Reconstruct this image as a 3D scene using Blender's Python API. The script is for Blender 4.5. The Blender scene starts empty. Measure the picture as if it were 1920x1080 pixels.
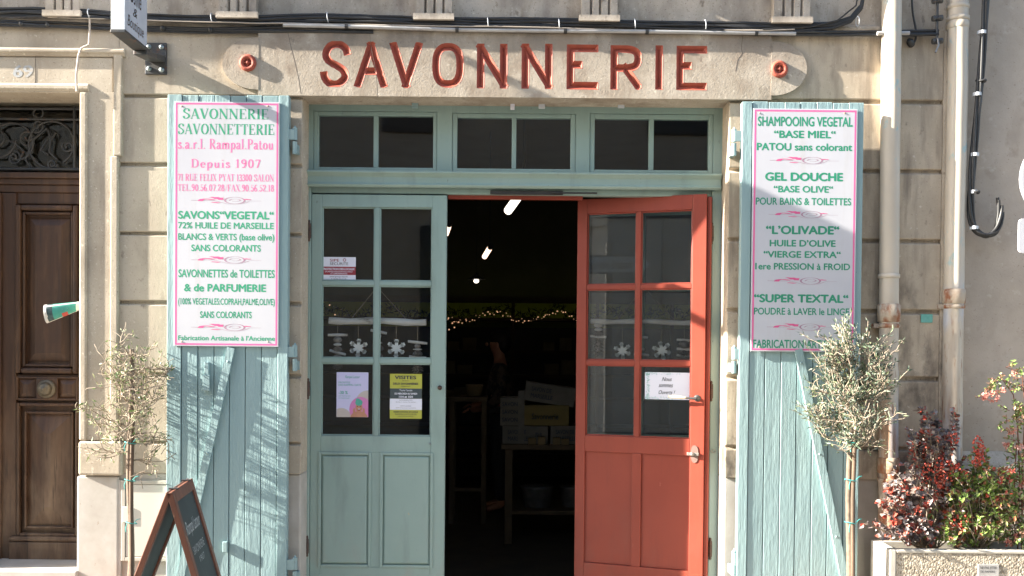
import bpy, math, random
import numpy as np
from mathutils import Vector, Matrix, noise as mnoise
random.seed(7)
SC = bpy.context.scene
COL = SC.collection
rad = math.radians

# ------------------------------------------------------------------ camera
EYE, DIST, FPX = 1.55, 4.95, 1833.0
ROLL, TILT, PY0 = rad(0.52), rad(-0.9), 684.0     # principal point (960, PY0) in the 1920x1080 frame
cam = bpy.data.cameras.new('camera'); camo = bpy.data.objects.new('camera', cam); COL.objects.link(camo)
cam.sensor_width = 36; cam.lens = 36*FPX/1920; cam.clip_end = 500; cam.clip_start = .05
cam.shift_y = (PY0-540)/1920
CR = Matrix.Rotation(math.pi/2+TILT, 4, 'X') @ Matrix.Rotation(ROLL, 4, 'Z')
CO = Vector((0, -DIST, EYE))
camo.matrix_world = Matrix.Translation(CO) @ CR
SC.camera = camo

# ------------------------------------------------------------------ sky, sun, exposure
SUN = Vector((9.0, 1.0, -4.1)).normalized()       # direction the light travels
w = bpy.data.worlds.new('World'); SC.world = w; w.use_nodes = True
nt = w.node_tree
sky = nt.nodes.new('ShaderNodeTexSky'); sky.sky_type = 'NISHITA'; sky.sun_disc = False
sky.sun_elevation = math.asin(-SUN.z); sky.sun_rotation = math.atan2(-SUN.x, -SUN.y) % (2*math.pi)
bg = nt.nodes['Background']; bg.inputs[1].default_value = .07
nt.links.new(sky.outputs[0], bg.inputs[0])
sl = bpy.data.lights.new('sun', 'SUN'); sl.energy = 4.2; sl.angle = rad(.5); sl.color = (1, .93, .82)
so = bpy.data.objects.new('sun', sl); COL.objects.link(so); so.location = (-20, -3, 12)
so.rotation_euler = SUN.to_track_quat('-Z', 'Y').to_euler()
SC.view_settings.view_transform = 'Standard'; SC.view_settings.look = 'None'
SC.view_settings.exposure = 2.95; SC.view_settings.gamma = 1
SC.cycles.use_denoising = True
SC.cycles.max_bounces = 8; SC.cycles.transparent_max_bounces = 16

# ------------------------------------------------------------------ measuring helpers
def P(px, py, Y=0.0):
    """point of the place at depth Y seen at a pixel of the photograph"""
    d = CR.to_3x3() @ Vector(((px-960)/FPX, -(py-PY0)/FPX, -1))
    t = (Y-CO.y)/d.y
    return CO + d*t
def R(x0, y0, x1, y1, Y=0.0):
    a, b, c, d = P(x0, y0, Y), P(x1, y0, Y), P(x0, y1, Y), P(x1, y1, Y)
    return (a.x+c.x)/2, (b.x+d.x)/2, (c.z+d.z)/2, (a.z+b.z)/2      # x0,x1,z0,z1
def X(px, Y=0.0, py=600): return P(px, py, Y).x
def Z(py, Y=0.0, px=960): return P(px, py, Y).z

# ------------------------------------------------------------------ materials
def mat(name, c1, c2=None, sc=6, rough=.7, bump=0, bsc=60, st=(1, 1, 1), metal=0, lo=.35, hi=.65, layers=(), emit=None, estr=0, bst=None, bumps=(), spec=.5, bdist=.002):
    m = bpy.data.materials.new(name); m.use_nodes = True
    n, L = m.node_tree.nodes, m.node_tree.links
    b = n['Principled BSDF']
    b.inputs['Roughness'].default_value = rough; b.inputs['Metallic'].default_value = metal
    b.inputs['Specular IOR Level'].default_value = spec
    geo = n.new('ShaderNodeNewGeometry')
    def noise(s, stretch, det=6, rg=.6):
        mp = n.new('ShaderNodeMapping'); mp.inputs['Scale'].default_value = stretch
        L.new(geo.outputs['Position'], mp.inputs['Vector'])
        t = n.new('ShaderNodeTexNoise'); t.inputs['Scale'].default_value = s; t.inputs['Detail'].default_value = det; t.inputs['Roughness'].default_value = rg
        L.new(mp.outputs[0], t.inputs['Vector'])
        return t.outputs['Fac']
    def rng(v, a, bb):
        r = n.new('ShaderNodeMapRange'); r.inputs['From Min'].default_value = a; r.inputs['From Max'].default_value = bb
        L.new(v, r.inputs['Value']); return r.outputs[0]
    def mix(f, a, bb):
        x = n.new('ShaderNodeMix'); x.data_type = 'RGBA'
        L.new(f, x.inputs['Factor'])
        for i, v in ((6, a), (7, bb)):
            if isinstance(v, tuple): x.inputs[i].default_value = (*v, 1)
            else: L.new(v, x.inputs[i])
        return x.outputs[2]
    if c2 is None: c2 = tuple(v*.9 for v in c1)
    col = mix(rng(noise(sc, st), lo, hi), c1, c2)
    for l in layers:       # (colour, scale, lo, hi, stretch[, z_low, z_high])
        f = rng(noise(l[1], l[4]), l[2], l[3])
        if len(l) > 5:
            sep = n.new('ShaderNodeSeparateXYZ'); L.new(geo.outputs['Position'], sep.inputs[0])
            g = rng(sep.outputs['Z'], l[5], l[6])
            mm = n.new('ShaderNodeMath'); mm.operation = 'MULTIPLY'; L.new(f, mm.inputs[0]); L.new(g, mm.inputs[1]); f = mm.outputs[0]
        col = mix(f, col, l[0])
    L.new(col, b.inputs['Base Color'])
    prev = None
    bl = list(bumps)
    if bump: bl.append((bump, bsc, bst or st))
    for (s, q, stt) in bl:
        bp = n.new('ShaderNodeBump'); bp.inputs['Strength'].default_value = s; bp.inputs['Distance'].default_value = bdist
        L.new(noise(q, stt), bp.inputs['Height'])
        if prev: L.new(prev, bp.inputs['Normal'])
        prev = bp.outputs[0]
    if prev: L.new(prev, b.inputs['Normal'])
    if emit:
        b.inputs['Emission Color'].default_value = (*emit, 1); b.inputs['Emission Strength'].default_value = estr
    return m

def leafmat(name, cols, rough=.55, scale=45, trans=.25):
    m = bpy.data.materials.new(name); m.use_nodes = True
    n, L = m.node_tree.nodes, m.node_tree.links
    b = n['Principled BSDF']; b.inputs['Roughness'].default_value = rough
    geo = n.new('ShaderNodeNewGeometry')
    v = n.new('ShaderNodeTexVoronoi'); v.inputs['Scale'].default_value = scale
    L.new(geo.outputs['Position'], v.inputs['Vector'])
    sp = n.new('ShaderNodeSeparateColor'); L.new(v.outputs['Color'], sp.inputs[0])
    r = n.new('ShaderNodeValToRGB'); r.color_ramp.interpolation = 'CONSTANT'
    while len(r.color_ramp.elements) < len(cols): r.color_ramp.elements.new(.5)
    for i, c in enumerate(cols):
        r.color_ramp.elements[i].position = i/len(cols); r.color_ramp.elements[i].color = (*c, 1)
    L.new(sp.outputs[0], r.inputs[0]); L.new(r.outputs[0], b.inputs['Base Color'])
    t = n.new('ShaderNodeBsdfTranslucent'); L.new(r.outputs[0], t.inputs[0])
    mx = n.new('ShaderNodeMixShader'); mx.inputs[0].default_value = trans
    L.new(b.outputs[0], mx.inputs[1]); L.new(t.outputs[0], mx.inputs[2])
    L.new(mx.outputs[0], n['Material Output'].inputs[0])
    return m

def glassmat(name, refl=1.0, tint=(.97, .98, .975), dust=0):
    m = bpy.data.materials.new(name); m.use_nodes = True
    n, L = m.node_tree.nodes, m.node_tree.links
    n.remove(n['Principled BSDF'])
    f = n.new('ShaderNodeFresnel'); f.inputs['IOR'].default_value = 1.5
    geo = n.new('ShaderNodeNewGeometry')
    t = n.new('ShaderNodeTexNoise'); t.inputs['Scale'].default_value = 3
    L.new(geo.outputs['Position'], t.inputs['Vector'])
    bp = n.new('ShaderNodeBump'); bp.inputs['Strength'].default_value = .02; bp.inputs['Distance'].default_value = .01
    L.new(t.outputs['Fac'], bp.inputs['Height'])
    mul = n.new('ShaderNodeMath'); mul.operation = 'MULTIPLY'; mul.inputs[1].default_value = refl
    L.new(f.outputs[0], mul.inputs[0])
    tr = n.new('ShaderNodeBsdfTransparent'); tr.inputs[0].default_value = (*tint, 1)
    g = n.new('ShaderNodeBsdfGlossy'); g.inputs['Roughness'].default_value = .01
    L.new(bp.outputs[0], g.inputs['Normal'])
    if dust:
        df = n.new('ShaderNodeBsdfDiffuse'); df.inputs[0].default_value = (.75, .75, .75, 1)
        t2 = n.new('ShaderNodeTexNoise'); t2.inputs['Scale'].default_value = 6; t2.inputs['Detail'].default_value = 8; L.new(geo.outputs['Position'], t2.inputs['Vector'])
        m2 = n.new('ShaderNodeMath'); m2.operation = 'MULTIPLY'; m2.inputs[1].default_value = dust*2; L.new(t2.outputs['Fac'], m2.inputs[0])
        mt = n.new('ShaderNodeMixShader'); L.new(m2.outputs[0], mt.inputs[0]); L.new(tr.outputs[0], mt.inputs[1]); L.new(df.outputs[0], mt.inputs[2]); tr = mt
    mx = n.new('ShaderNodeMixShader')
    L.new(mul.outputs[0], mx.inputs[0]); L.new(tr.outputs[0], mx.inputs[1]); L.new(g.outputs[0], mx.inputs[2])
    L.new(mx.outputs[0], n['Material Output'].inputs[0])
    return m

STONE_L = (((.22, .18, .14), 110, .60, .70, (1, 1, 1)), ((.72, .66, .56), 95, .62, .72, (1, 1, 1)), ((.33, .275, .21), 2.2, .48, .72, (1, 1, .55)), ((.30, .25, .195), 9, .54, .74, (1, 1, .3)), ((.24, .20, .16), 26, .62, .72, (1, 1, .6)),
           ((.17, .14, .11), 60, .66, .74, (1, 1, 1)), ((.68, .61, .50), 30, .64, .75, (1, 1, 1)))
M = {}
M['stone'] = mat('stone', (.47, .405, .32), (.385, .33, .26), 4, .9, layers=STONE_L, bumps=((.45, 130, (1, 1, 1)), (.4, 50, (1, 1, 1)), (.3, 12, (1, 1, 1))), spec=.2)
M['lintel_stone'] = mat('lintel_stone', (.465, .405, .33), (.385, .33, .265), 5, .9,
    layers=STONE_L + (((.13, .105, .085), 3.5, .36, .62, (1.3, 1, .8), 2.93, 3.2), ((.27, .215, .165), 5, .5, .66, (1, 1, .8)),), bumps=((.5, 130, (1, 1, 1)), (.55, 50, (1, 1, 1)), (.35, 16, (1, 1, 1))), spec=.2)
M['upper_stone'] = mat('upper_stone', (.54, .475, .40), (.42, .365, .30), 5, .9,
    layers=STONE_L + (((.20, .17, .145), 5, .48, .75, (1, 1, .5)),), bumps=((.4, 130, (1, 1, 1)), (.3, 40, (1, 1, 1))), spec=.2)
M['plinth'] = mat('plinth', (.46, .435, .40), (.38, .35, .31), 7, .85, layers=(((.36, .30, .22), 6, .55, .8, (1, 1, .3)), ((.30, .25, .2), 70, .66, .74, (1, 1, 1))), bumps=((.12, 160, (1, 1, 1)), (.15, 30, (1, 1, 1))), spec=.2)
M['surround'] = mat('surround_stone', (.465, .405, .32), (.39, .335, .26), 5, .9, layers=STONE_L[:4]+STONE_L[5:], bumps=((.4, 130, (1, 1, 1)), (.35, 45, (1, 1, 1))), spec=.2)
M['plaster'] = mat('plaster', (.45, .39, .33), (.38, .33, .275), 3, .95, lo=.4, hi=.6, layers=(((.30, .25, .20), 11, .58, .78, (1, 1, .8)), ((.50, .45, .39), 16, .6, .75, (1, 1, 1)), ((.22, .18, .14), 90, .64, .72, (1, 1, 1)), ((.27, .23, .19), 2.5, .45, .7, (2, 1, .3), 1.2, .7), ((.30, .25, .2), 3, .55, .8, (1, 1, .4)),), bumps=((.45, 120, (1, 1, 1)), (.4, 35, (1, 1, 1)), (.35, 9, (1, 1, 1))), spec=.1)
M['right_stone'] = mat('right_stone', (.53, .445, .34), (.44, .365, .275), 4, .9,
    layers=STONE_L + (((.10, .085, .07), 6, .48, .66, (1, 1, .6), 2.15, 1.75), ((.20, .165, .13), 5, .5, .72, (2.2, 1, .3))), bumps=((.4, 130, (1, 1, 1)), (.3, 50, (1, 1, 1))), spec=.2)
SHB = ((.4, 90, (1.2, 1.2, .05)), (.5, 26, (1.3, 1, .12)), (.6, 70, (1, 1, .3)))
M['shutter'] = mat('shutter_paint', (.262, .37, .375), (.225, .33, .34), 10, .5, st=(1, 1, .12),
    layers=(((.30, .39, .385), 26, .62, .78, (1.2, 1, .1)), ((.07, .09, .09), 55, .71, .75, (1, 1, .22)), ((.26, .23, .19), 20, .72, .76, (1, 1, .3))), bumps=SHB, spec=.35, bdist=.003)
M['shutter_worn'] = mat('shutter_paint_worn', (.32, .47, .48), (.27, .42, .44), 10, .6, st=(1, 1, .12),
    layers=(((.08, .09, .09), 30, .62, .7, (1, 1, .12)),), bumps=SHB, spec=.3, bdist=.003)
M['ironpaint'] = mat('iron_paint', (.25, .35, .35), (.21, .31, .32), 20, .5, layers=(((.18, .09, .05), 30, .66, .74, (1, 1, 1)),))
M['frame'] = mat('frame_paint', (.265, .355, .325), (.235, .33, .30), 3, .45, layers=(((.20, .27, .245), 7, .52, .75, (1.5, 1, .3)), ((.16, .20, .18), 60, .68, .74, (1, 1, .4)), ((.30, .30, .26), 9, .5, .75, (1, 1, .4), .7, .2), ((.42, .36, .22), 34, .74, .78, (1, 1, .5)),), bumps=((.16, 60, (1, 1, .06)), (.12, 14, (1, 1, .2))))
M['red'] = mat('red_paint', (.27, .046, .025), (.235, .037, .02), 3, .45, layers=(((.20, .034, .02), 7, .52, .75, (1.5, 1, .3)), ((.34, .09, .06), 45, .70, .76, (1, 1, .5)), ((.22, .06, .04), 9, .5, .75, (1, 1, .4), .8, .3), ((.30, .05, .03), 50, .74, .78, (1, 1, .6)),), bumps=((.18, 60, (1, 1, .06)), (.12, 14, (1, 1, .2))))
M['letter'] = mat('letter_paint', (.36, .075, .042), (.27, .055, .033), 14, .7, layers=(((.55, .25, .17), 40, .68, .76, (1, 1, 1)),), bumps=((.3, 120, (1, 1, 1)),))
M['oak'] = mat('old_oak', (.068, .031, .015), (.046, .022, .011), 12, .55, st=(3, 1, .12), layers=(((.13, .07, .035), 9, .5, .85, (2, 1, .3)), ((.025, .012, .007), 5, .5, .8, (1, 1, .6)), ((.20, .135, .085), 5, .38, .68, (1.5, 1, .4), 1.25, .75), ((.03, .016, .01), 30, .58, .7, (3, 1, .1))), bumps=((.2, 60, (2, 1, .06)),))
M['sign'] = mat('enamel_white', (.505, .51, .545), (.47, .475, .515), 3, .32, layers=(((.42, .40, .38), 3.5, .56, .85, (2.5, 1, .25)), ((.55, .42, .3), 40, .76, .79, (1, 1, 1)),))
M['pink'] = mat('pink_ink', (.72, .13, .32), None, 8, .45)
M['pinkl'] = mat('pale_pink_ink', (.74, .17, .36), None, 8, .45)
M['green'] = mat('green_ink', (.035, .30, .165), (.03, .27, .15), 8, .45)
M['dgreen'] = mat('deep_green_ink', (.025, .26, .15), (.02, .23, .13), 8, .45)
M['ornament'] = mat('ornament_ink', (.66, .10, .26), None, 8, .45)
M['ornline'] = mat('ornament_grey_ink', (.38, .22, .30), None, 8, .45)
M['black'] = mat('black_rubber', (.018, .018, .019), (.03, .03, .03), 12, .5)
M['conduit'] = mat('conduit', (.42, .41, .40), (.33, .32, .31), 12, .5)
M['tan'] = mat('tan_cable', (.42, .36, .30), None, 8, .6)
M['tie'] = mat('cable_tie', (.55, .58, .62), None, 8, .5)
M['lampblack'] = mat('lamp_black', (.012, .012, .012), None, 8, .6)
M['iron'] = mat('dark_iron', (.045, .05, .055), (.08, .075, .07), 22, .5, metal=.3, layers=(((.16, .07, .035), 25, .6, .72, (1, 1, 1)),))
M['brownhinge'] = mat('brown_hinge', (.045, .025, .018), (.07, .035, .022), 30, .55)
M['bolt'] = mat('bolt', (.32, .36, .36), (.2, .24, .24), 40, .45, metal=.5)
M['pipe'] = mat('pipe_paint', (.50, .445, .365), (.44, .39, .32), 9, .5, st=(1, 1, .3),
    layers=(((.30, .40, .40), 16, .60, .68, (1, 1, .6), 1.72, 1.95), ((.42, .43, .46), 7, .5, .62, (1, 1, .4), 2.0, 1.75), ((.30, .19, .12), 9, .46, .68, (2, 2, .25), 1.86, 1.25), ((.22, .10, .05), 30, .56, .68, (2, 2, .3), 1.82, 1.5)), bumps=((.1, 60, (1, 1, 1)),))
M['rust'] = mat('rusty_pipe', (.42, .355, .28), (.27, .155, .09), 9, .7, lo=.46, hi=.68, layers=(((.24, .085, .035), 20, .5, .62, (1, 1, .5)), ((.5, .43, .35), 22, .6, .68, (1, 1, 1))), bumps=((.3, 70, (1, 1, 1)),))
M['signwhite'] = mat('weathered_white', (.47, .50, .56), (.41, .44, .50), 9, .5, layers=(((.30, .38, .42), 18, .66, .72, (1, 1, .4)), ((.2, .17, .14), 30, .72, .76, (1, 1, .5))))
M['brownink'] = mat('brown_ink', (.30, .15, .08), None, 9, .6)
M['peelblue'] = mat('peeling_white_edge', (.80, .82, .84), (.7, .75, .78), 20, .6, layers=(((.10, .16, .18), 30, .6, .66, (1, 1, .4)),), bumps=((.4, 60, (1, 1, .5)),))
M['cream'] = mat('cream_metal', (.54, .52, .47), (.50, .48, .43), 3, .45)
M['creamd'] = mat('cream_trim', (.42, .40, .35), (.38, .355, .305), 5, .5)
M['slate'] = mat('slate_board', (.018, .024, .028), (.03, .038, .042), 5, .55, layers=(((.10, .12, .12), 14, .56, .8, (1, 1, .4), .75, .35),))
M['redwood'] = mat('red_wood', (.175, .06, .032), (.115, .042, .024), 16, .5, st=(1, 1, .15), layers=(((.38, .25, .15), 40, .64, .74, (1, 1, .3)),), bumps=((.15, 80, (1, 1, .1)),))
M['brownwood'] = mat('brown_wood', (.20, .115, .06), (.14, .075, .038), 16, .5, st=(1, 1, .15), bumps=((.15, 80, (1, 1, .1)),))
M['chalk'] = mat('chalk', (.5, .53, .52), (.3, .33, .33), 90, .9)
M['bark'] = mat('olive_bark', (.33, .27, .205), (.24, .195, .145), 40, .9, layers=(((.16, .12, .09), 50, .6, .7, (1, 1, .4)),), bumps=((.4, 90, (1, 1, .4)),))
M['trunk'] = mat('trunk_bark', (.17, .125, .09), (.11, .082, .06), 40, .9, layers=(((.10, .075, .055), 50, .58, .7, (1, 1, .4)),), bumps=((.5, 90, (1, 1, .4)),))
M['stake'] = mat('stake_wood', (.13, .085, .055), (.08, .055, .036), 30, .8, st=(1, 1, .3), bumps=((.3, 90, (1, 1, .2)),))
M['tietwine'] = mat('turquoise_twine', (.05, .36, .34), None, 20, .6)
M['terracotta'] = mat('terracotta', (.35, .16, .09), (.28, .12, .07), 9, .8)
M['soil'] = mat('soil', (.055, .04, .028), (.11, .085, .06), 30, 1, bumps=((.6, 60, (1, 1, 1)),))
M['concrete'] = mat('smooth_concrete', (.48, .45, .39), (.40, .375, .32), 14, .85, bumps=((.2, 80, (1, 1, 1)),))
M['tealplate'] = mat('teal_plate', (.16, .42, .36), (.12, .36, .3), 40, .5)
M['plaqueg'] = mat('grey_plaque', (.40, .39, .37), (.32, .31, .3), 20, .5)
M['darkink'] = mat('dark_ink', (.05, .05, .055), None, 9, .6)
M['paper'] = mat('paper', (.74, .74, .82), (.70, .70, .79), 3, .6)
M['lilac'] = mat('lilac_paper', (.56, .54, .78), (.60, .58, .80), 6, .5)
M['olivepaper'] = mat('olive_paper', (.40, .40, .055), (.44, .43, .07), 8, .5)
M['greypaper'] = mat('grey_paper', (.055, .075, .08), None, 8, .5)
M['crimson'] = mat('crimson_paper', (.30, .03, .045), None, 8, .5)
M['skin'] = mat('skin', (.56, .27, .17), (.50, .23, .14), 20, .5)
M['towel'] = mat('towel', (.10, .42, .33), None, 20, .6)
M['pinkp'] = mat('pink_paper', (.68, .24, .50), None, 8, .5)
M['beigep'] = mat('beige_paper', (.55, .48, .44), None, 8, .5)
M['twine'] = mat('twine', (.36, .29, .21), None, 40, .8)
M['drift'] = mat('driftwood', (.66, .67, .68), (.5, .48, .46), 14, .8, st=(.2, 1, 1), layers=(((.2, .17, .14), 16, .62, .72, (.4, 1, 1)),), bumps=((.4, 60, (.15, 1, 1)),))
M['snow'] = mat('white_felt', (.93, .95, .96), (.88, .91, .92), 60, .9, bumps=((.5, 120, (1, 1, 1)),))
M['cone'] = mat('pine_cone', (.19, .16, .14), (.34, .31, .29), 60, .8)
M['pebble'] = mat('pebble', (.24, .22, .21), (.16, .15, .14), 20, .6)
M['glass'] = glassmat('window_glass', .55)
M['glassdoor'] = glassmat('door_glass', 1.15, dust=.004)
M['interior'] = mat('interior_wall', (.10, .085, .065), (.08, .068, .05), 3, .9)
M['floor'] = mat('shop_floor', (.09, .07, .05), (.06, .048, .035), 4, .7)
M['pavement'] = mat('pavement', (.36, .33, .29), (.28, .255, .22), 3, .9, layers=(((.18, .16, .14), 8, .58, .75, (1, 1, 1)),), bumps=((.3, 50, (1, 1, 1)),))
M['asphalt'] = mat('asphalt', (.055, .053, .05), (.07, .067, .062), 30, .9, bumps=((.3, 120, (1, 1, 1)),))
M['opp'] = mat('opposite_wall', (.74, .64, .52), (.66, .57, .46), 2, .9)
M['oppgrey'] = mat('opposite_grey', (.085, .10, .112), (.07, .08, .09), 2, .6)
M['tube'] = mat('tube_glow', (.9, .9, .9), None, 8, .4, emit=(1, .90, .74), estr=.4)
M['warmtube'] = mat('warm_glow', (.9, .7, .6), None, 8, .4, emit=(1, .66, .46), estr=.4)
M['fairy'] = mat('fairy_glow', (.9, .6, .4), None, 8, .4, emit=(1, .55, .3), estr=.10)
M['strip'] = mat('strip_glow', (.8, .8, .3), None, 8, .4, emit=(.75, .85, .2), estr=.10)
M['olivewall'] = mat('olive_green_wall', (.30, .31, .06), None, 4, .8)
M['shelfwood'] = mat('shelf_wood', (.11, .075, .04), (.08, .055, .03), 10, .7)
M['kraft'] = mat('kraft_card', (.22, .16, .08), (.18, .135, .065), 10, .8)
M['crate'] = mat('crate_card', (.19, .18, .165), (.15, .145, .13), 10, .8)
M['ochre'] = mat('ochre_card', (.24, .19, .07), (.2, .16, .06), 8, .8)
M['blueink'] = mat('blue_ink', (.05, .075, .12), None, 8, .7)
M['zinc'] = mat('zinc', (.25, .25, .26), (.18, .18, .19), 20, .4, metal=.6)
M['hair'] = mat('hair', (.018, .013, .01), None, 50, .6)
M['trousers'] = mat('trousers', (.03, .032, .04), None, 30, .8)
M['brass'] = mat('brass', (.17, .145, .105), (.10, .085, .06), 20, .5, metal=.5)
M['lockgrey'] = mat('worn_lock', (.20, .125, .105), (.15, .10, .085), 60, .5)
M['ivory'] = mat('ivory', (.62, .55, .42), (.5, .42, .3), 20, .4)
M['nickel'] = mat('nickel', (.36, .33, .30), (.26, .23, .2), 40, .4, metal=.6)
M['stencil'] = mat('stencil_blue', (.36, .39, .41), (.42, .37, .31), 60, .9)
M['mag'] = mat('newsprint', (.62, .60, .56), (.56, .54, .5), 20, .7)
M['magg'] = mat('newsprint_green', (.04, .24, .19), (.06, .32, .25), 30, .6, layers=(((.45, .42, .4), 60, .66, .7, (1, 3, 1)),))
M['magd'] = mat('newsprint_dark', (.07, .12, .12), (.03, .05, .05), 40, .6)
M['magr'] = mat('newsprint_red', (.45, .07, .05), None, 40, .6)
M['crackline'] = mat('crack', (.09, .07, .055), None, 40, 1)
M['olive_l'] = leafmat('olive_leaf_sparse', [(.17, .21, .08), (.31, .31, .20), (.10, .16, .05), (.24, .26, .14)], .5, 55)
M['olive_r'] = leafmat('olive_leaf_dense', [(.105, .14, .09), (.24, .265, .215), (.06, .095, .055), (.16, .19, .10), (.13, .17, .13)], .5, 55)
M['purple'] = leafmat('purple_leaf', [(.11, .09, .09), (.19, .155, .145), (.30, .27, .26), (.30, .09, .06), (.40, .07, .045), (.14, .12, .125), (.22, .18, .16)], .4, 40, .15)
M['greenleaf'] = leafmat('green_leaf', [(.17, .26, .05), (.28, .37, .08), (.38, .44, .16), (.12, .20, .045), (.40, .17, .09)], .45, 40)
M['redleaf'] = leafmat('red_leaf', [(.40, .06, .035), (.32, .04, .03), (.46, .13, .08)], .45, 50)
M['berry'] = leafmat('red_berry', [(.40, .05, .028), (.32, .035, .02), (.46, .09, .05)], .3, 70, 0)
M['abelia'] = leafmat('abelia_leaf', [(.20, .29, .08), (.13, .21, .05), (.32, .37, .15), (.44, .26, .18)], .45, 45)
M['abeliafl'] = leafmat('abelia_flower', [(.62, .27, .21), (.70, .42, .36), (.52, .18, .14)], .6, 60)
M['plaid'] = mat('plaid_cloth', (.10, .07, .055), (.025, .022, .022), 16, .85, lo=.48, hi=.52)

# aggregate facing of the planter: pebbles set in cement
def aggregate():
    m = bpy.data.materials.new('washed_gravel'); m.use_nodes = True
    n, L = m.node_tree.nodes, m.node_tree.links; b = n['Principled BSDF']; b.inputs['Roughness'].default_value = .8
    geo = n.new('ShaderNodeNewGeometry'); v = n.new('ShaderNodeTexVoronoi'); v.inputs['Scale'].default_value = 95
    L.new(geo.outputs['Position'], v.inputs['Vector'])
    sp = n.new('ShaderNodeSeparateColor'); L.new(v.outputs['Color'], sp.inputs[0])
    r = n.new('ShaderNodeValToRGB'); e = r.color_ramp.elements
    e[0].color = (.36, .30, .22, 1); e[1].color = (.20, .165, .12, 1); e.new(.4).color = (.46, .41, .33, 1); e.new(.7).color = (.28, .245, .195, 1)
    L.new(sp.outputs[0], r.inputs[0]); L.new(r.outputs[0], b.inputs['Base Color'])
    bp = n.new('ShaderNodeBump'); bp.inputs['Strength'].default_value = .9; bp.inputs['Distance'].default_value = .005; bp.invert = True
    L.new(v.outputs['Distance'], bp.inputs['Height']); L.new(bp.outputs[0], b.inputs['Normal'])
    return m
M['aggregate'] = aggregate()

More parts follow.
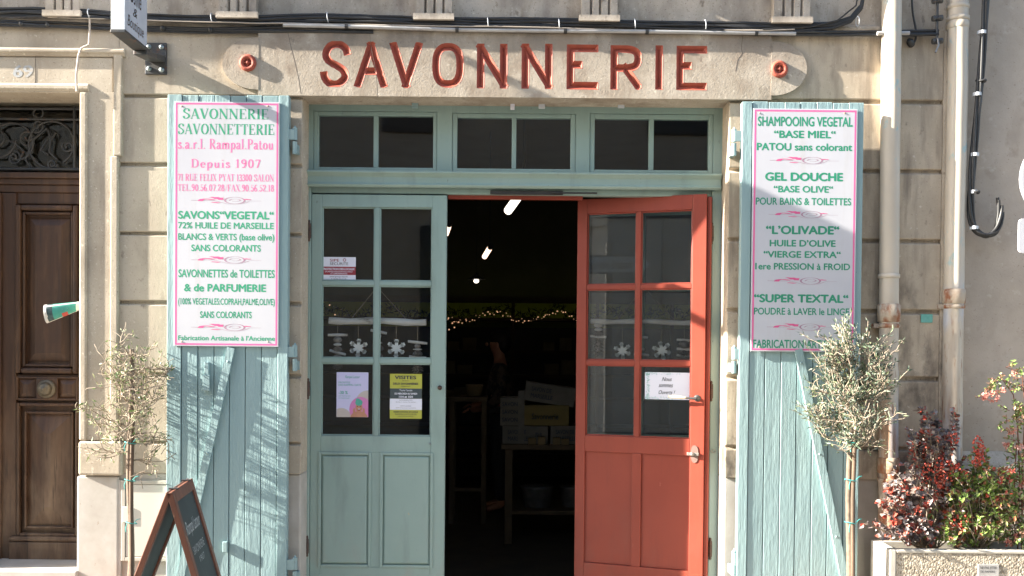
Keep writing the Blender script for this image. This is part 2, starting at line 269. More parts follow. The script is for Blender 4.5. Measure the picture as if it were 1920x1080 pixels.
# ------------------------------------------------------------------ mesh builder
class MB:
    def __init__(s, xf=None): s.v = []; s.f = []; s.mi = []; s.sm = []; s.xf = xf; s.m = 0
    def add(s, vs, fs, smooth=False):
        o = len(s.v)
        for p in vs:
            p = Vector(p)
            s.v.append(s.xf @ p if s.xf else p)
        for f in fs: s.f.append(tuple(i+o for i in f)); s.mi.append(s.m); s.sm.append(smooth)
        return s
    def box(s, x0, x1, y0, y1, z0, z1):
        vs = [(x, y, z) for x in (x0, x1) for y in (y0, y1) for z in (z0, z1)]
        return s.add(vs, [(0, 1, 3, 2), (4, 6, 7, 5), (0, 4, 5, 1), (2, 3, 7, 6), (0, 2, 6, 4), (1, 5, 7, 3)])
    def pbox(s, a, b, c, d, Y0, Y1):          # pixel rectangle measured at Y0
        x0, x1, z0, z1 = R(a, b, c, d, Y0); return s.box(x0, x1, Y0, Y1, z0, z1)
    def prism(s, pts, y0, y1, smooth=False):  # pts (x,z) outline, counter-clockwise seen from the street
        n = len(pts); vs = [(p[0], y0, p[1]) for p in pts]+[(p[0], y1, p[1]) for p in pts]
        fs = [tuple(range(n)), tuple(range(2*n-1, n-1, -1))]
        s.add(vs, fs)
        return s.add(vs, [(i, i+n, (i+1) % n+n, (i+1) % n) for i in range(n)], smooth)
    def extx(s, prof, x0, x1):                # prof (y,z) outline extruded along X
        n = len(prof); vs = [(x0, p[0], p[1]) for p in prof]+[(x1, p[0], p[1]) for p in prof]
        return s.add(vs, [tuple(range(n-1, -1, -1)), tuple(range(n, 2*n))]+[(i, (i+1) % n, (i+1) % n+n, i+n) for i in range(n)])
    def extz(s, prof, z0, z1):                # prof (x,y)
        n = len(prof); vs = [(p[0], p[1], z0) for p in prof]+[(p[0], p[1], z1) for p in prof]
        return s.add(vs, [tuple(range(n-1, -1, -1)), tuple(range(n, 2*n))]+[(i, (i+1) % n, (i+1) % n+n, i+n) for i in range(n)])
    def tube(s, path, r, n=8, cap=True, flat=1):
        path = [Vector(p) for p in path]; k = len(path)
        rs = r if isinstance(r, (list, tuple)) else [r]*k
        up = None; vs = []
        for i, p in enumerate(path):
            t = (path[min(i+1, k-1)]-path[max(i-1, 0)])
            t = t.normalized() if t.length > 1e-9 else Vector((0, 0, 1))
            if up is None: up = Vector((0, 0, 1)) if abs(t.z) < .9 else Vector((1, 0, 0))
            a = t.cross(up)
            if a.length < 1e-6: a = t.orthogonal()
            a.normalize(); b = a.cross(t); up = b
            for j in range(n):
                an = 2*math.pi*j/n; vs.append(p+a*math.cos(an)*rs[i]+b*math.sin(an)*rs[i]*flat)
        fs = [(i*n+j, i*n+(j+1) % n, (i+1)*n+(j+1) % n, (i+1)*n+j) for i in range(k-1) for j in range(n)]
        s.add(vs, fs, True)
        if cap: s.add(vs[:n], [tuple(range(n-1, -1, -1))]); s.add(vs[-n:], [tuple(range(n))])
        return s
    def ball(s, c, r, nu=10, nv=7, sc=(1, 1, 1)):
        c = Vector(c); vs = [c+Vector((0, 0, r*sc[2]))]
        for i in range(1, nv):
            th = math.pi*i/nv
            for j in range(nu):
                ph = 2*math.pi*j/nu
                vs.append(c+Vector((r*sc[0]*math.sin(th)*math.cos(ph), r*sc[1]*math.sin(th)*math.sin(ph), r*sc[2]*math.cos(th))))
        vs.append(c-Vector((0, 0, r*sc[2]))); e = len(vs)-1
        fs = [(0, 1+j, 1+(j+1) % nu) for j in range(nu)]
        for i in range(nv-2):
            for j in range(nu): fs.append((1+i*nu+j, 1+(i+1)*nu+j, 1+(i+1)*nu+(j+1) % nu, 1+i*nu+(j+1) % nu))
        fs += [(e, 1+(nv-2)*nu+(j+1) % nu, 1+(nv-2)*nu+j) for j in range(nu)]
        return s.add(vs, fs, True)
    def lathe(s, c, axis, prof, n=20):        # prof (along axis, radius)
        c = Vector(c); a = Vector(axis).normalized()
        return s.tube([c+a*h for h, r in prof], [max(r, 1e-4) for h, r in prof], n)
    def torus(s, c, axis, R_, r, n=28, k=10):
        c = Vector(c); q = Vector(axis).to_track_quat('Z', 'Y'); vs = []
        for i in range(n):
            a = 2*math.pi*i/n
            for j in range(k):
                b = 2*math.pi*j/k
                vs.append(c+q @ Vector(((R_+r*math.cos(b))*math.cos(a), (R_+r*math.cos(b))*math.sin(a), r*math.sin(b))))
        return s.add(vs, [(i*k+j, ((i+1) % n)*k+j, ((i+1) % n)*k+(j+1) % k, i*k+(j+1) % k) for i in range(n) for j in range(k)], True)

ROOT = {}
def rootof(o):
    while o.parent: o = o.parent
    return ROOT.get(o.name, Vector((0, 0, 0)))
def obj(name, mb, m, parent=None, bevel=0, segs=2, mods=None):
    me = bpy.data.meshes.new(name)
    if parent is None:
        xs = [p.x for p in mb.v]; ys = [p.y for p in mb.v]; zs = [p.z for p in mb.v]
        L = Vector(((min(xs)+max(xs))/2, (min(ys)+max(ys))/2, min(zs)))
    else: L = rootof(parent)
    me.from_pydata([tuple(p-L) for p in mb.v], [], mb.f)
    for x in (m if isinstance(m, (list, tuple)) else [m]): me.materials.append(M[x] if isinstance(x, str) else x)
    me.polygons.foreach_set('material_index', mb.mi); me.polygons.foreach_set('use_smooth', mb.sm)
    me.update()
    o = bpy.data.objects.new(name, me); COL.objects.link(o)
    if parent is None: o.location = L; ROOT[o.name] = L
    else: o.parent = parent
    if bevel:
        b = o.modifiers.new('bevel', 'BEVEL'); b.width = bevel; b.segments = segs; b.limit_method = 'ANGLE'; b.angle_limit = rad(40)
    return o
def tag(o, label, cat, group=None):
    o['label'] = label; o['category'] = cat
    if group: o['group'] = group
    return o
def thing(name, label, cat, loc, group=None):
    o = bpy.data.objects.new(name, None); COL.objects.link(o); o.location = loc; o.empty_display_size = .1
    ROOT[o.name] = Vector(loc)
    return tag(o, label, cat, group)

# ------------------------------------------------------------------ lettering
_fc = {}
def font_mesh(body, bold, shear=0):
    key = (body, bold, shear)
    if key in _fc: return _fc[key]
    c = bpy.data.curves.new('text', 'FONT'); c.body = body; c.size = 1; c.offset = 0; c.shear = shear; c.resolution_u = 4
    o = bpy.data.objects.new('text', c); COL.objects.link(o)
    dg = bpy.context.evaluated_depsgraph_get(); dg.update()
    me = bpy.data.meshes.new_from_object(o.evaluated_get(dg))
    vs = [(v.co.x, v.co.y) for v in me.vertices]; fs = [tuple(p.vertices) for p in me.polygons]
    bpy.data.objects.remove(o); bpy.data.curves.remove(c); bpy.data.meshes.remove(me)
    if bold > 0:
        d = bold*1.25; n0 = len(vs); base = vs; vs = []; f2 = []
        for dx, dy in (((-d, 0), (0, d*.8), (0, -d*.8), (d, 0)) if bold > .012 else ((-d*.6, 0), (d*.6, 0))):
            f2 += [tuple(i+len(vs) for i in q) for q in fs]; vs = vs+[(x+dx, y+dy) for x, y in base]
        fs = f2; FLAY[id(vs)] = n0
    _fc[key] = (vs, fs); return vs, fs
FLAY = {}
def capheight(bold):
    vs, _ = font_mesh('H', bold); ys = [y for _, y in vs]; return min(ys), max(ys)

# a small vertical-stress roman: strokes with thick stems, thin hairlines and slab serifs
TT, tt = .165, .05
def _spl(pts, n=5):
    out = []
    for i in range(len(pts)-1):
        p0, p1, p2, p3 = pts[max(i-1, 0)], pts[i], pts[i+1], pts[min(i+2, len(pts)-1)]
        for k in range(n):
            t = k/n; out.append(tuple(.5*((2*p1[a])+(-p0[a]+p2[a])*t+(2*p0[a]-5*p1[a]+4*p2[a]-p3[a])*t*t+(-p0[a]+3*p1[a]-3*p2[a]+p3[a])*t**3) for a in (0, 1)))
    return out+[pts[-1]]
def _ell(cx, cy, rx, ry, n=20): return [(cx+rx*math.cos(2*math.pi*i/n), cy+ry*math.sin(2*math.pi*i/n)) for i in range(n+1)]
def V_(x, y0=0, y1=1, s0=1, s1=1, wt=TT):
    o = [('l', [(x, y0), (x, y1)], wt)]
    if s0: o.append(('l', [(x-.13, y0+.02), (x+.13, y0+.02)], .04))
    if s1: o.append(('l', [(x-.13, y1-.02), (x+.13, y1-.02)], .04))
    return o
def H_(x0, x1, y): return [('l', [(x0, y), (x1, y)], tt)]
def Lw(x0, y0, x1, y1, wt): return [('l', [(x0, y0), (x1, y1)], wt)]
def C_(*p): return [('p', _spl(list(p)))]
def E_(*a): return [('p', _ell(*a))]
def D_(x, y): return [('l', [(x-.06, y), (x+.06, y)], .12)]
SF = {
 ' ': (.3, []), '.': (.24, D_(.12, .06)), '/': (.4, Lw(.02, -.05, .38, 1, .05)),
 'S': (.6, C_((.52, .74), (.48, .93), (.30, .98), (.12, .87), (.12, .68), (.3, .54), (.48, .40), (.52, .2), (.3, .02), (.12, .07), (.07, .26))),
 'A': (.74, Lw(.07, 0, .36, 1, tt)+Lw(.35, 1, .65, 0, TT)+H_(.16, .54, .34)+H_(0, .18, .02)+H_(.52, .78, .02)),
 'V': (.74, Lw(.1, 1, .38, 0, TT)+Lw(.38, 0, .66, 1, tt)+H_(-.03, .23, .98)+H_(.56, .74, .98)),
 'O': (.76, E_(.38, .5, .3, .48)), 'N': (.8, V_(.12, wt=tt)+V_(.68, s0=0, wt=tt)+Lw(.12, 1, .68, 0, TT)),
 'E': (.66, V_(.16)+H_(.1, .58, .975)+H_(.16, .44, .52)+H_(.1, .6, .025)+Lw(.58, 1, .58, .78, tt)+Lw(.6, 0, .6, .24, tt)+Lw(.44, .62, .44, .42, tt)),
 'F': (.6, V_(.16)+H_(.1, .55, .975)+H_(.16, .44, .5)+Lw(.55, 1, .55, .76, tt)+Lw(.44, .6, .44, .4, tt)),
 'L': (.6, V_(.16)+H_(.1, .56, .025)+Lw(.56, 0, .56, .26, tt)),
 'R': (.74, V_(.16)+C_((.16, .97), (.36, .97), (.53, .86), (.53, .64), (.36, .52), (.16, .52))+Lw(.34, .52, .62, 0, TT)+H_(.56, .76, .02)),
 'P': (.64, V_(.16)+C_((.16, .97), (.36, .97), (.53, .86), (.53, .62), (.36, .48), (.16, .48))),
 'D': (.78, V_(.16)+C_((.16, .97), (.38, .97), (.62, .8), (.66, .5), (.62, .2), (.38, .03), (.16, .03))),
 'I': (.32, V_(.16)), 'T': (.66, V_(.33, s1=0)+H_(.04, .62, .975)+Lw(.04, 1, .04, .76, tt)+Lw(.62, 1, .62, .76, tt)),
 'U': (.76, V_(.14, .25, 1, 0)+V_(.62, .25, 1, 0, wt=tt)+C_((.14, .3), (.18, .08), (.38, .02), (.58, .08), (.62, .3))),
 'X': (.72, Lw(.12, 1, .6, 0, TT)+Lw(.08, 0, .62, 1, tt)+H_(0, .2, .02)+H_(.48, .72, .02)+H_(.0, .24, .98)+H_(.5, .7, .98)),
 'Y': (.7, Lw(.1, 1, .34, .45, TT)+Lw(.34, .45, .6, 1, tt)+V_(.34, 0, .46, 1, 0)+H_(-.02, .22, .98)+H_(.5, .7, .98)),
 '0': (.56, E_(.28, .5, .2, .48)), '1': (.42, V_(.22, s1=0)+Lw(.22, .98, .08, .86, tt)),
 '2': (.56, C_((.1, .74), (.14, .92), (.28, .98), (.44, .88), (.44, .68), (.24, .36), (.08, .06))+H_(.08, .48, .05)+Lw(.48, .02, .5, .24, tt)),
 '3': (.54, C_((.1, .8), (.16, .94), (.28, .98), (.42, .86), (.4, .64), (.24, .53), (.42, .42), (.46, .2), (.28, .02), (.12, .08), (.08, .22))),
 '5': (.54, H_(.14, .46, .95)+Lw(.14, .95, .12, .52, tt)+C_((.12, .52), (.28, .6), (.44, .48), (.46, .24), (.28, .02), (.12, .08), (.08, .22))),
 '6': (.56, C_((.44, .9), (.3, .97), (.14, .74), (.1, .4), (.16, .1), (.28, .02), (.44, .14), (.46, .36), (.3, .54), (.14, .42))),
 '7': (.54, Lw(.06, .94, .52, .94, .1)+Lw(.08, .98, .08, .76, tt)+Lw(.48, .95, .22, 0, TT*.8)),
 '8': (.56, E_(.28, .75, .15, .23)+E_(.28, .27, .19, .25)),
 '9': (.56, C_((.12, .1), (.26, .03), (.42, .26), (.46, .6), (.4, .9), (.28, .98), (.12, .86), (.1, .64), (.26, .46), (.42, .58))),
 's': (.42, C_((.34, .46), (.28, .6), (.16, .6), (.1, .48), (.22, .33), (.36, .2), (.3, .04), (.14, .02), (.08, .16))),
 'a': (.52, C_((.1, .46), (.16, .59), (.3, .6), (.38, .48), (.38, .08), (.44, .03), (.5, .06))+C_((.38, .36), (.2, .3), (.08, .16), (.16, .02), (.28, .06), (.38, .16))),
 'r': (.44, V_(.15, 0, .6, 1, 0)+C_((.15, .4), (.24, .56), (.36, .6), (.4, .52))),
 'l': (.3, V_(.15, s1=0)+Lw(.15, .98, .03, .95, tt)), 'i': (.3, V_(.15, 0, .6, 1, 0)+D_(.15, .86)),
 'm': (.9, V_(.14, 0, .6, 1, 0)+V_(.45, 0, .5, 1, 0)+V_(.76, 0, .5, 1, 0)+C_((.14, .42), (.28, .6), (.42, .56), (.45, .42))+C_((.45, .42), (.59, .6), (.73, .56), (.76, .42))),
 'p': (.58, V_(.14, -.34, .6, 1, 0)+C_((.14, .44), (.3, .6), (.46, .52), (.48, .28), (.4, .05), (.26, .02), (.14, .12))),
 't': (.38, Lw(.15, .1, .15, .84, TT*.9)+H_(.02, .32, .59)+C_((.15, .14), (.2, .03), (.3, .03), (.36, .1))),
 'o': (.56, E_(.28, .31, .2, .29)), 'e': (.5, C_((.1, .34), (.42, .34), (.38, .54), (.26, .6), (.12, .5), (.08, .3), (.16, .06), (.28, .02), (.42, .12))),
 'u': (.6, V_(.14, .12, .6, 0, 0)+V_(.44, 0, .6, 1, 0)+C_((.14, .16), (.2, .03), (.32, .04), (.44, .2))),
}
def _ribbon(pts, wf):
    n = len(pts); L_, R_ = [], []
    for i, p in enumerate(pts):
        a, b = pts[max(i-1, 0)], pts[min(i+1, n-1)]
        dx, dy = b[0]-a[0], b[1]-a[1]; l = math.hypot(dx, dy) or 1
        wd = wf(dx/l, dy/l)/2; L_.append((p[0]-dy/l*wd, p[1]+dx/l*wd)); R_.append((p[0]+dy/l*wd, p[1]-dx/l*wd))
    return L_+R_, [(i, i+1, n+i+1, n+i) for i in range(n-1)]
def serif_mesh(body, track=.06):
    vs, fs, lay = [], [], []
    x = 0; k = 0
    for ch in body:
        wd, st = SF[ch]
        for s_ in st:
            if s_[0] == 'l': v, f = _ribbon(s_[1], lambda a, b, q=s_[2]: q)
            else: v, f = _ribbon(s_[1], lambda a, b: tt+(TT-tt)*abs(b)**1.2)
            o = len(vs); vs += [(p[0]+x, p[1]) for p in v]; fs += [tuple(i+o for i in q) for q in f]; lay += [k % 4]*len(v); k += 1
        x += wd+track
    return vs, fs, lay
def place2d(name, vs, fs, px0, px1, pyt, pyb, Y, m, parent, y0, y1, lay=None, thick=.0006, xf=None, slack=None):
    """fit 2-D lettering: x range -> px0..px1, y0..y1 -> baseline..cap top, standing at depth Y (front face Y)"""
    a = P(px0, (pyt+pyb)/2, Y); b = P(px1, (pyt+pyb)/2, Y); zt, zb = P((px0+px1)/2, pyt, Y).z, P((px0+px1)/2, pyb, Y).z
    xs = [v[0] for v in vs]; xa, xb = min(xs), max(xs)
    mb = MB(xf)
    out = []
    for i, v in enumerate(vs):
        q = lay[i]*.00002 if lay else (i//FLAY.get(id(vs), 10**9))*.00002
        out.append((a.x+(v[0]-xa)/(xb-xa)*(b.x-a.x), Y-q, zb+(v[1]-y0)/(y1-y0)*(zt-zb)))
    n = len(out)
    # faces toward the street (normal -Y)
    def fix(f):
        p = [out[i] for i in f]
        ar = sum(p[i][0]*p[(i+1) % len(p)][2]-p[(i+1) % len(p)][0]*p[i][2] for i in range(len(p)))
        return f if ar > 0 else tuple(reversed(f))
    mb.add(out, [fix(f) for f in fs])
    return obj(name, mb, m, parent)
def text(body, px0, px1, pyt, pyb, Y, m, parent, bold=.012, shear=0, name='text_line', full=False):
    vs, fs = font_mesh(body, bold, shear); y0, y1 = capheight(bold)
    if full: y0, y1 = min(v[1] for v in vs), max(v[1] for v in vs)
    return place2d(name, vs, fs, px0, px1, pyt, pyb, Y, m, parent, y0, y1)
def serif(body, px0, px1, pyt, pyb, Y, m, parent, track=.06):
    vs, fs, lay = serif_mesh(body, track); return place2d('text_line', vs, fs, px0, px1, pyt, pyb, Y, m, parent, 0, 1, lay)
def ornament(px0, px1, pyc, Y, parent):
    S = []
    W = lambda q: (lambda a, b: q)
    def flag(pts, q):
        n = len(pts); r = _ribbon(pts, W(1)); v = []
        for i, p in enumerate(pts):
            pass
        return _ribbon([(p[0], p[1]*.0+p[1]) for p in pts], W(q))
    fl, th = [], []
    th.append(flag([(0, .5), (.33, .5)], .035)); th.append(flag([(.83, .47), (1, .47)], .02))
    th.append(flag(_ell(.62, .52, .14, .44, 26), .026))
    th.append(flag(_spl([(.54, .5), (.58, .68), (.66, .7), (.70, .55), (.65, .4), (.58, .42)]), .018))
    th.append(flag(_spl([(.30, .52), (.42, .28), (.55, .02), (.7, .06), (.83, .42)]), .014))
    for p in ([(.13, .42), (.15, .62), (.22, .7), (.32, .6)], [(.27, .95), (.32, .9), (.37, .72)], [(.35, .95), (.38, .86), (.41, .68)], [(.43, .88), (.415, .74), (.425, .6)], [(.29, .26), (.34, .24), (.40, .18)], [(.76, .72), (.80, .66), (.85, .66)]):
        fl.append(flag(_spl(p), .075))
    for nm, lst, mm in (('ornament_line', th, 'ornline'), ('ornament', fl, 'ornament')):
        vs, fs = [], []
        for v, f in lst:
            o = len(vs); vs += v; fs += [tuple(i+o for i in q) for q in f]
        lay = []
        k = 0
        for v, f in lst: lay += [k]*len(v); k += 1
        vs2 = [(x, y) for x, y in vs]
        xs = [x for x, y in vs]; xa, xb = min(xs), max(xs)
        place2d(nm, vs2, fs, px0+(px1-px0)*max(0, xa), px0+(px1-px0)*min(1, xb), pyc-7, pyc+7, Y-(.00012 if nm == 'ornament' else 0), mm, parent, 0, 1, [q*.5 for q in lay])

# ================================================================== GROUND
YC = -2.2
g = MB().box(-60, 60, YC, .5, -.3, 0); o = obj('pavement', g, 'pavement'); o['kind'] = 'structure'
g = MB().box(-300, 300, -300, YC-.002, -.5, -.12); o = obj('road', g, 'asphalt'); o['kind'] = 'structure'
g = MB().box(-300, 300, .52, 300, -.5, -.2); o = obj('ground', g, 'asphalt'); o['kind'] = 'structure'

# ================================================================== THE SHOP BUILDING
B = thing('shop_building', 'old stone shop front with carved red lettering over its wide doorway', 'building', (0, 0, 0))
ZTOP = 6.2
zlint0, zlint1 = Z(184.5), Z(57)
xjl, xjr = (P(563, 180).x+P(566, 1060).x)/2, (P(1366, 189).x+P(1359, 1060).x)/2
xs0, xs1 = X(222), X(1772)
def strip(mb, x0, x1, z0, z1, joints, yF=0, dep=.022, yB=.34):
    prof = [(yB, z0), (yF, z0)]
    for (a, b) in sorted(joints):
        prof += [(yF, a), (yF+dep, a+.008), (yF+dep, b-.004), (yF, b)]
    prof += [(yF, z1), (yB, z1)]
    mb.extx(list(reversed(prof)), x0, x1); return mb
def jz(px, *ys): return [(Z(b, 0, px), Z(a, 0, px)) for a, b in ys]
PLZ = Z(893)
mb = strip(MB(), xs0, xjl, PLZ, zlint1+.02, jz(270, (176, 184), (304, 313), (434, 442), (563, 572), (698, 707), (826, 833)))
obj('wall', mb, 'stone', B, .006)
mb = strip(MB(), xjr, X(1762), PLZ, zlint1+.02, jz(1700, (187, 196), (317, 326), (448, 457), (580, 590), (706, 716), (838, 846)))
mb.box(X(1762)+.0005, xs1, .0, .34, PLZ, zlint1+.02)
obj('wall', mb, 'right_stone', B, .006)
obj('plinth', MB().box(xs0, xjl, .012, .34, 0, PLZ), 'plinth', B, .008); obj('plinth', MB().box(xjr, xs1, .018, .34, 0, PLZ), 'plinth', B, .008)
# wall over the lintel, frieze with its fluted brackets
mb = MB().box(-4.6, xs1, .012, .34, zlint1+.02, ZTOP); obj('wall', mb, 'upper_stone', B)
mb = MB().box(-4.6, xs0-.0005, .0, .34, Z(168, 0, 100), zlint1+.02); obj('wall', mb, 'stone', B)
mb = MB().extx([(.0125, Z(57)), (.0, Z(57)), (-.01, Z(49)), (-.01, Z(45)), (.0125, Z(40))], -4.6, X(1640)); obj('string_course', mb, 'upper_stone', B)
def bracket(px0, px1):
    x0, x1 = X(px0, 0, 20), X(px1, 0, 20); y0 = -.045
    zb, zt = Z(33), Z(-110)
    q = MB(); wd = x1-x0; fl = []
    c = [x0+wd*.27, x0+wd*.52, x0+wd*.77]; hw = wd*.045
    prof = [(x0, .01), (x0, y0)]
    for k in c: prof += [(k-hw, y0), (k, y0+.022), (k+hw, y0)]
    prof += [(x1, y0), (x1, .01)]
    q.extz(list(prof), zb, zt)
    q.box(x0-.012, x1+.012, y0-.012, .01, zb-.03, zb-.0005)
    return obj('bracket', q, 'upper_stone', B)
for a, b in ((93, 155), (415, 484), (781, 848), (1089, 1156), (1447, 1514), (-240, -178)): bracket(a, b)
# unseen sills over the frieze, added and gapped to cast the lintel's shade
zs = 3.70
for a, b in ((-900, -419), (-381, 207), (285, 847), (964, 1500), (1575, 1772)):
    xa, xb = a/370-2.594, b/370-2.594
    obj('shade_sill', MB().box(xa, xb, -.178, .012, zs, zs+.14), 'upper_stone', B, .01)

# lintel with the incised name
yL = -.02
xa0, xa1 = X(484, yL, 120), X(1447, yL, 120)
LET = [('S', 602.6, 655.7, 77, 162.8), ('A', 664.6, 726, 78, 164), ('V', 731, 791.7, 79, 165), ('O', 810, 870, 80.7, 164.3), ('N', 893.7, 951.6, 82, 165.6),
       ('N', 977.6, 1036, 82, 166.5), ('E', 1062, 1122, 83.5, 167.5), ('R', 1144, 1203.6, 85, 168), ('I', 1228.6, 1243, 85, 168), ('E', 1267.7, 1326, 86, 169)]
gx0, gx1 = X(596, yL, 120), X(1333, yL, 120); gz0, gz1 = Z(174, yL), Z(71, yL)
st = .0023
nx, nz = int((gx1-gx0)/st), int((gz1-gz0)/st)
gx = np.linspace(gx0, gx1, nx+1); gz = np.linspace(gz0, gz1, nz+1)
GX, GZ = np.meshgrid(gx, gz, indexing='ij')
SD = np.full(GX.shape, -.02)
HW = .0187
def seg(p, q, ext=True):
    p, q = np.array(p), np.array(q); d = q-p; L_ = np.hypot(*d); d = d/L_; c = (p+q)/2
    al = (GX-c[0])*d[0]+(GZ-c[1])*d[1]; pe = -(GX-c[0])*d[1]+(GZ-c[1])*d[0]
    return np.minimum(HW-np.abs(pe), L_/2+(HW if ext else 0)-np.abs(al))
def curve(pts, closed=False):
    pts = np.array(pts); best = np.full(GX.shape, 9.)
    for p, q in zip(pts[:-1], pts[1:]):
        d = q-p; l2 = d@d; t = np.clip(((GX-p[0])*d[0]+(GZ-p[1])*d[1])/l2, 0, 1)
        best = np.minimum(best, np.hypot(GX-p[0]-t*d[0], GZ-p[1]-t*d[1]))
    v = HW-best
    if not closed:
        for e, f in ((pts[0], pts[1]), (pts[-1], pts[-2])):
            t = (f-e)/np.hypot(*(f-e)); h = (GX-e[0])*t[0]+(GZ-e[1])*t[1]; near = np.hypot(GX-e[0], GZ-e[1]) < 2.2*HW
            v = np.where(near, np.minimum(v, h), v)
    return v
for ch, a, b, t, bt in LET:
    c0, c1 = P(a, bt, yL), P(b, t, yL); mid = P((a+b)/2, (t+bt)/2, yL)
    x0, x1, z0, z1 = c0.x, c1.x, P((a+b)/2, bt, yL).z, P((a+b)/2, t, yL).z
    f = lambda u, v: (x0+HW+u*(x1-x0-2*HW), z0+HW+v*(z1-z0-2*HW))
    ss = []
    if ch == 'A': ss = [seg(f(0, 0), f(.5, 1)), seg(f(.5, 1), f(1, 0)), seg(f(.25, .33), f(.75, .33), False)]
    if ch == 'V': ss = [seg(f(0, 1), f(.5, 0)), seg(f(.5, 0), f(1, 1))]
    if ch == 'N': ss = [seg(f(0, 0), f(0, 1)), seg(f(1, 0), f(1, 1)), seg(f(0, 1), f(1, 0))]
    if ch == 'E': ss = [seg(f(0, 0), f(0, 1)), seg(f(0, 1), f(1, 1)), seg(f(0, 0), f(1, 0)), seg(f(0, .56), f(.34, .56))]
    if ch == 'I': ss = [seg((x0+(x1-x0)/2, z0+HW), (x0+(x1-x0)/2, z1-HW))]
    if ch == 'R': ss = [seg(f(0, 0), f(0, 1)), curve([f(*p) for p in _spl([(0, 1), (.55, 1), (.9, .93), (1, .76), (.9, .56), (.55, .49), (0, .49)], 6)], True), seg(f(.45, .49), f(1, 0))]
    if ch == 'O': ss = [curve([f(.5+.5*math.copysign(abs(math.cos(q))**.75, math.cos(q)), .5+.5*math.copysign(abs(math.sin(q))**.75, math.sin(q))) for q in np.linspace(0, 2*math.pi, 41)], True)]
    if ch == 'S': ss = [curve([f(*p) for p in _spl([(1.08, .74), (.96, .92), (.6, 1.02), (.2, .95), (.03, .74), (.2, .56), (.55, .46), (.88, .33), (.95, .14), (.6, -.02), (.2, .0), (-.02, .14), (-.08, .3)], 6)])]
    val = np.max(ss, axis=0)
    val = np.minimum(val, np.minimum(GZ-z0, z1-GZ))
    if ch in 'ER': val = np.minimum(val, np.minimum(GX-x0, x1-GX))
    SD = np.maximum(SD, val)
gxg, gzg = np.gradient(SD, gx, gz)
gn = np.maximum(np.hypot(gxg, gzg), .3)
snap = (np.abs(SD) < st*.6) & (np.abs(SD) < .018)
VX = np.where(snap, GX-SD*gxg/gn**2, GX); VZ = np.where(snap, GZ-SD*gzg/gn**2, GZ)
inn = (np.arange(nx+1) > 0) & (np.arange(nx+1) < nx)
DEP = np.where(snap, 0, np.clip(SD, 0, .03))*.95
wob = np.zeros_like(DEP)
rs = np.random.RandomState(3)
cen = (SD[:-1, :-1]+SD[1:, :-1]+SD[:-1, 1:]+SD[1:, 1:])/4 > 0
def grid_part(mask, yoff):
    idx = -np.ones((nx+1, nz+1), int); ii, kk = np.nonzero(mask)
    used = np.zeros((nx+1, nz+1), bool)
    for a in (0, 1):
        for b in (0, 1): used[ii+a, kk+b] = True
    idx[used] = np.arange(used.sum())
    vs = np.stack([VX[used], yL+yoff+DEP[used]+wob[used], VZ[used]], 1)
    fs = np.stack([idx[ii, kk], idx[ii+1, kk], idx[ii+1, kk+1], idx[ii, kk+1]], 1)
    q = MB(); q.v = [Vector(v) for v in vs.tolist()]; q.f = [tuple(f) for f in fs.tolist()]; q.mi = [0]*len(q.f); q.sm = [False]*len(q.f)
    return q
q = grid_part(~cen, 0)
def yz(y0): pass
# the rest of the block around the lettered field
q.box(xa0, gx0, yL, .3, zlint0, zlint1); q.box(gx1, xa1, yL, .3, zlint0, zlint1)
q.box(gx0+1e-4, gx1-1e-4, yL, .3, zlint0, gz0); q.box(gx0+1e-4, gx1-1e-4, yL, .3, gz1, zlint1)
q.add([(gx0, .06, gz0), (gx1, .06, gz0), (gx1, .06, gz1), (gx0, .06, gz1)], [(0, 1, 2, 3)])
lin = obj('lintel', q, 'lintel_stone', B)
for i, (ch, a, b, t, bt) in enumerate(LET):
    m0 = cen.copy(); c0, c1 = X(a-6, yL, 120), X(b+6, yL, 120)
    cx = (gx[:-1]+gx[1:])/2; m0[(cx < c0) | (cx > c1), :] = False
    obj('letter', grid_part(m0, -.0004), 'letter', lin)
# hairline cracks in the lintel
def crack(pts, Y, par, wd=.0018):
    mb = MB(); mb.tube([P(x, y, Y)+Vector((0, .0006, 0)) for x, y in pts], wd, 5); return obj('crack', mb, 'crackline', par)
crack([(540, 62), (546, 90), (553, 118), (560, 150), (564, 176)], yL, lin, .0012)
crack([(1393, 66), (1390, 90), (1392, 100), (1383, 112), (1379, 134)], yL, lin, .0013)
crack([(693, 62), (696, 90), (702, 118), (706, 150), (708, 182)], yL, lin, .001)
# round-ended bosses with red rings at both ends
for (px0, px1, py0, py1, cx, cy, side) in ((415, 483.5, 68, 166, 462, 115, 'l'), (1447.5, 1515, 76, 178, 1464, 127, 'r')):
    x0, x1, z0, z1 = R(px0, py0, px1, py1, -.035); c = (z0+z1)/2; h = (z1-z0)/2; pts = []
    rx = abs(x1-x0)*.95
    if side == 'l':
        pts = [(x1, z0), (x1, z1)]+[(x0+rx-rx*math.sin(a)*1.0, c+h*math.cos(a)) for a in np.linspace(.0, math.pi, 22)]
    else:
        pts = [(x0, z1), (x0, z0)]+[(x1-rx+rx*math.sin(a), c-h*math.cos(a)) for a in np.linspace(.0, math.pi, 22)]
    bo = obj('boss', MB().prism(list(reversed(pts)), -.0215, .02), 'lintel_stone', B, .007)
    p = P(cx, cy, -.05); q = MB().torus((p.x, -.024, p.z), (0, -1, 0), .031, .0125)
    q.lathe(Vector((p.x, -.014, p.z)), (0, -1, 0), [(0, .04), (.010, .036)])
    q.box(p.x-.003, p.x+.003, -.030, -.021, p.z-.028, p.z+.028); q.box(p.x-.028, p.x+.028, -.0295, -.0215, p.z-.003, p.z+.003)
    q.ball((p.x, -.026, p.z), .01)
    obj('ring', q, 'letter', bo)

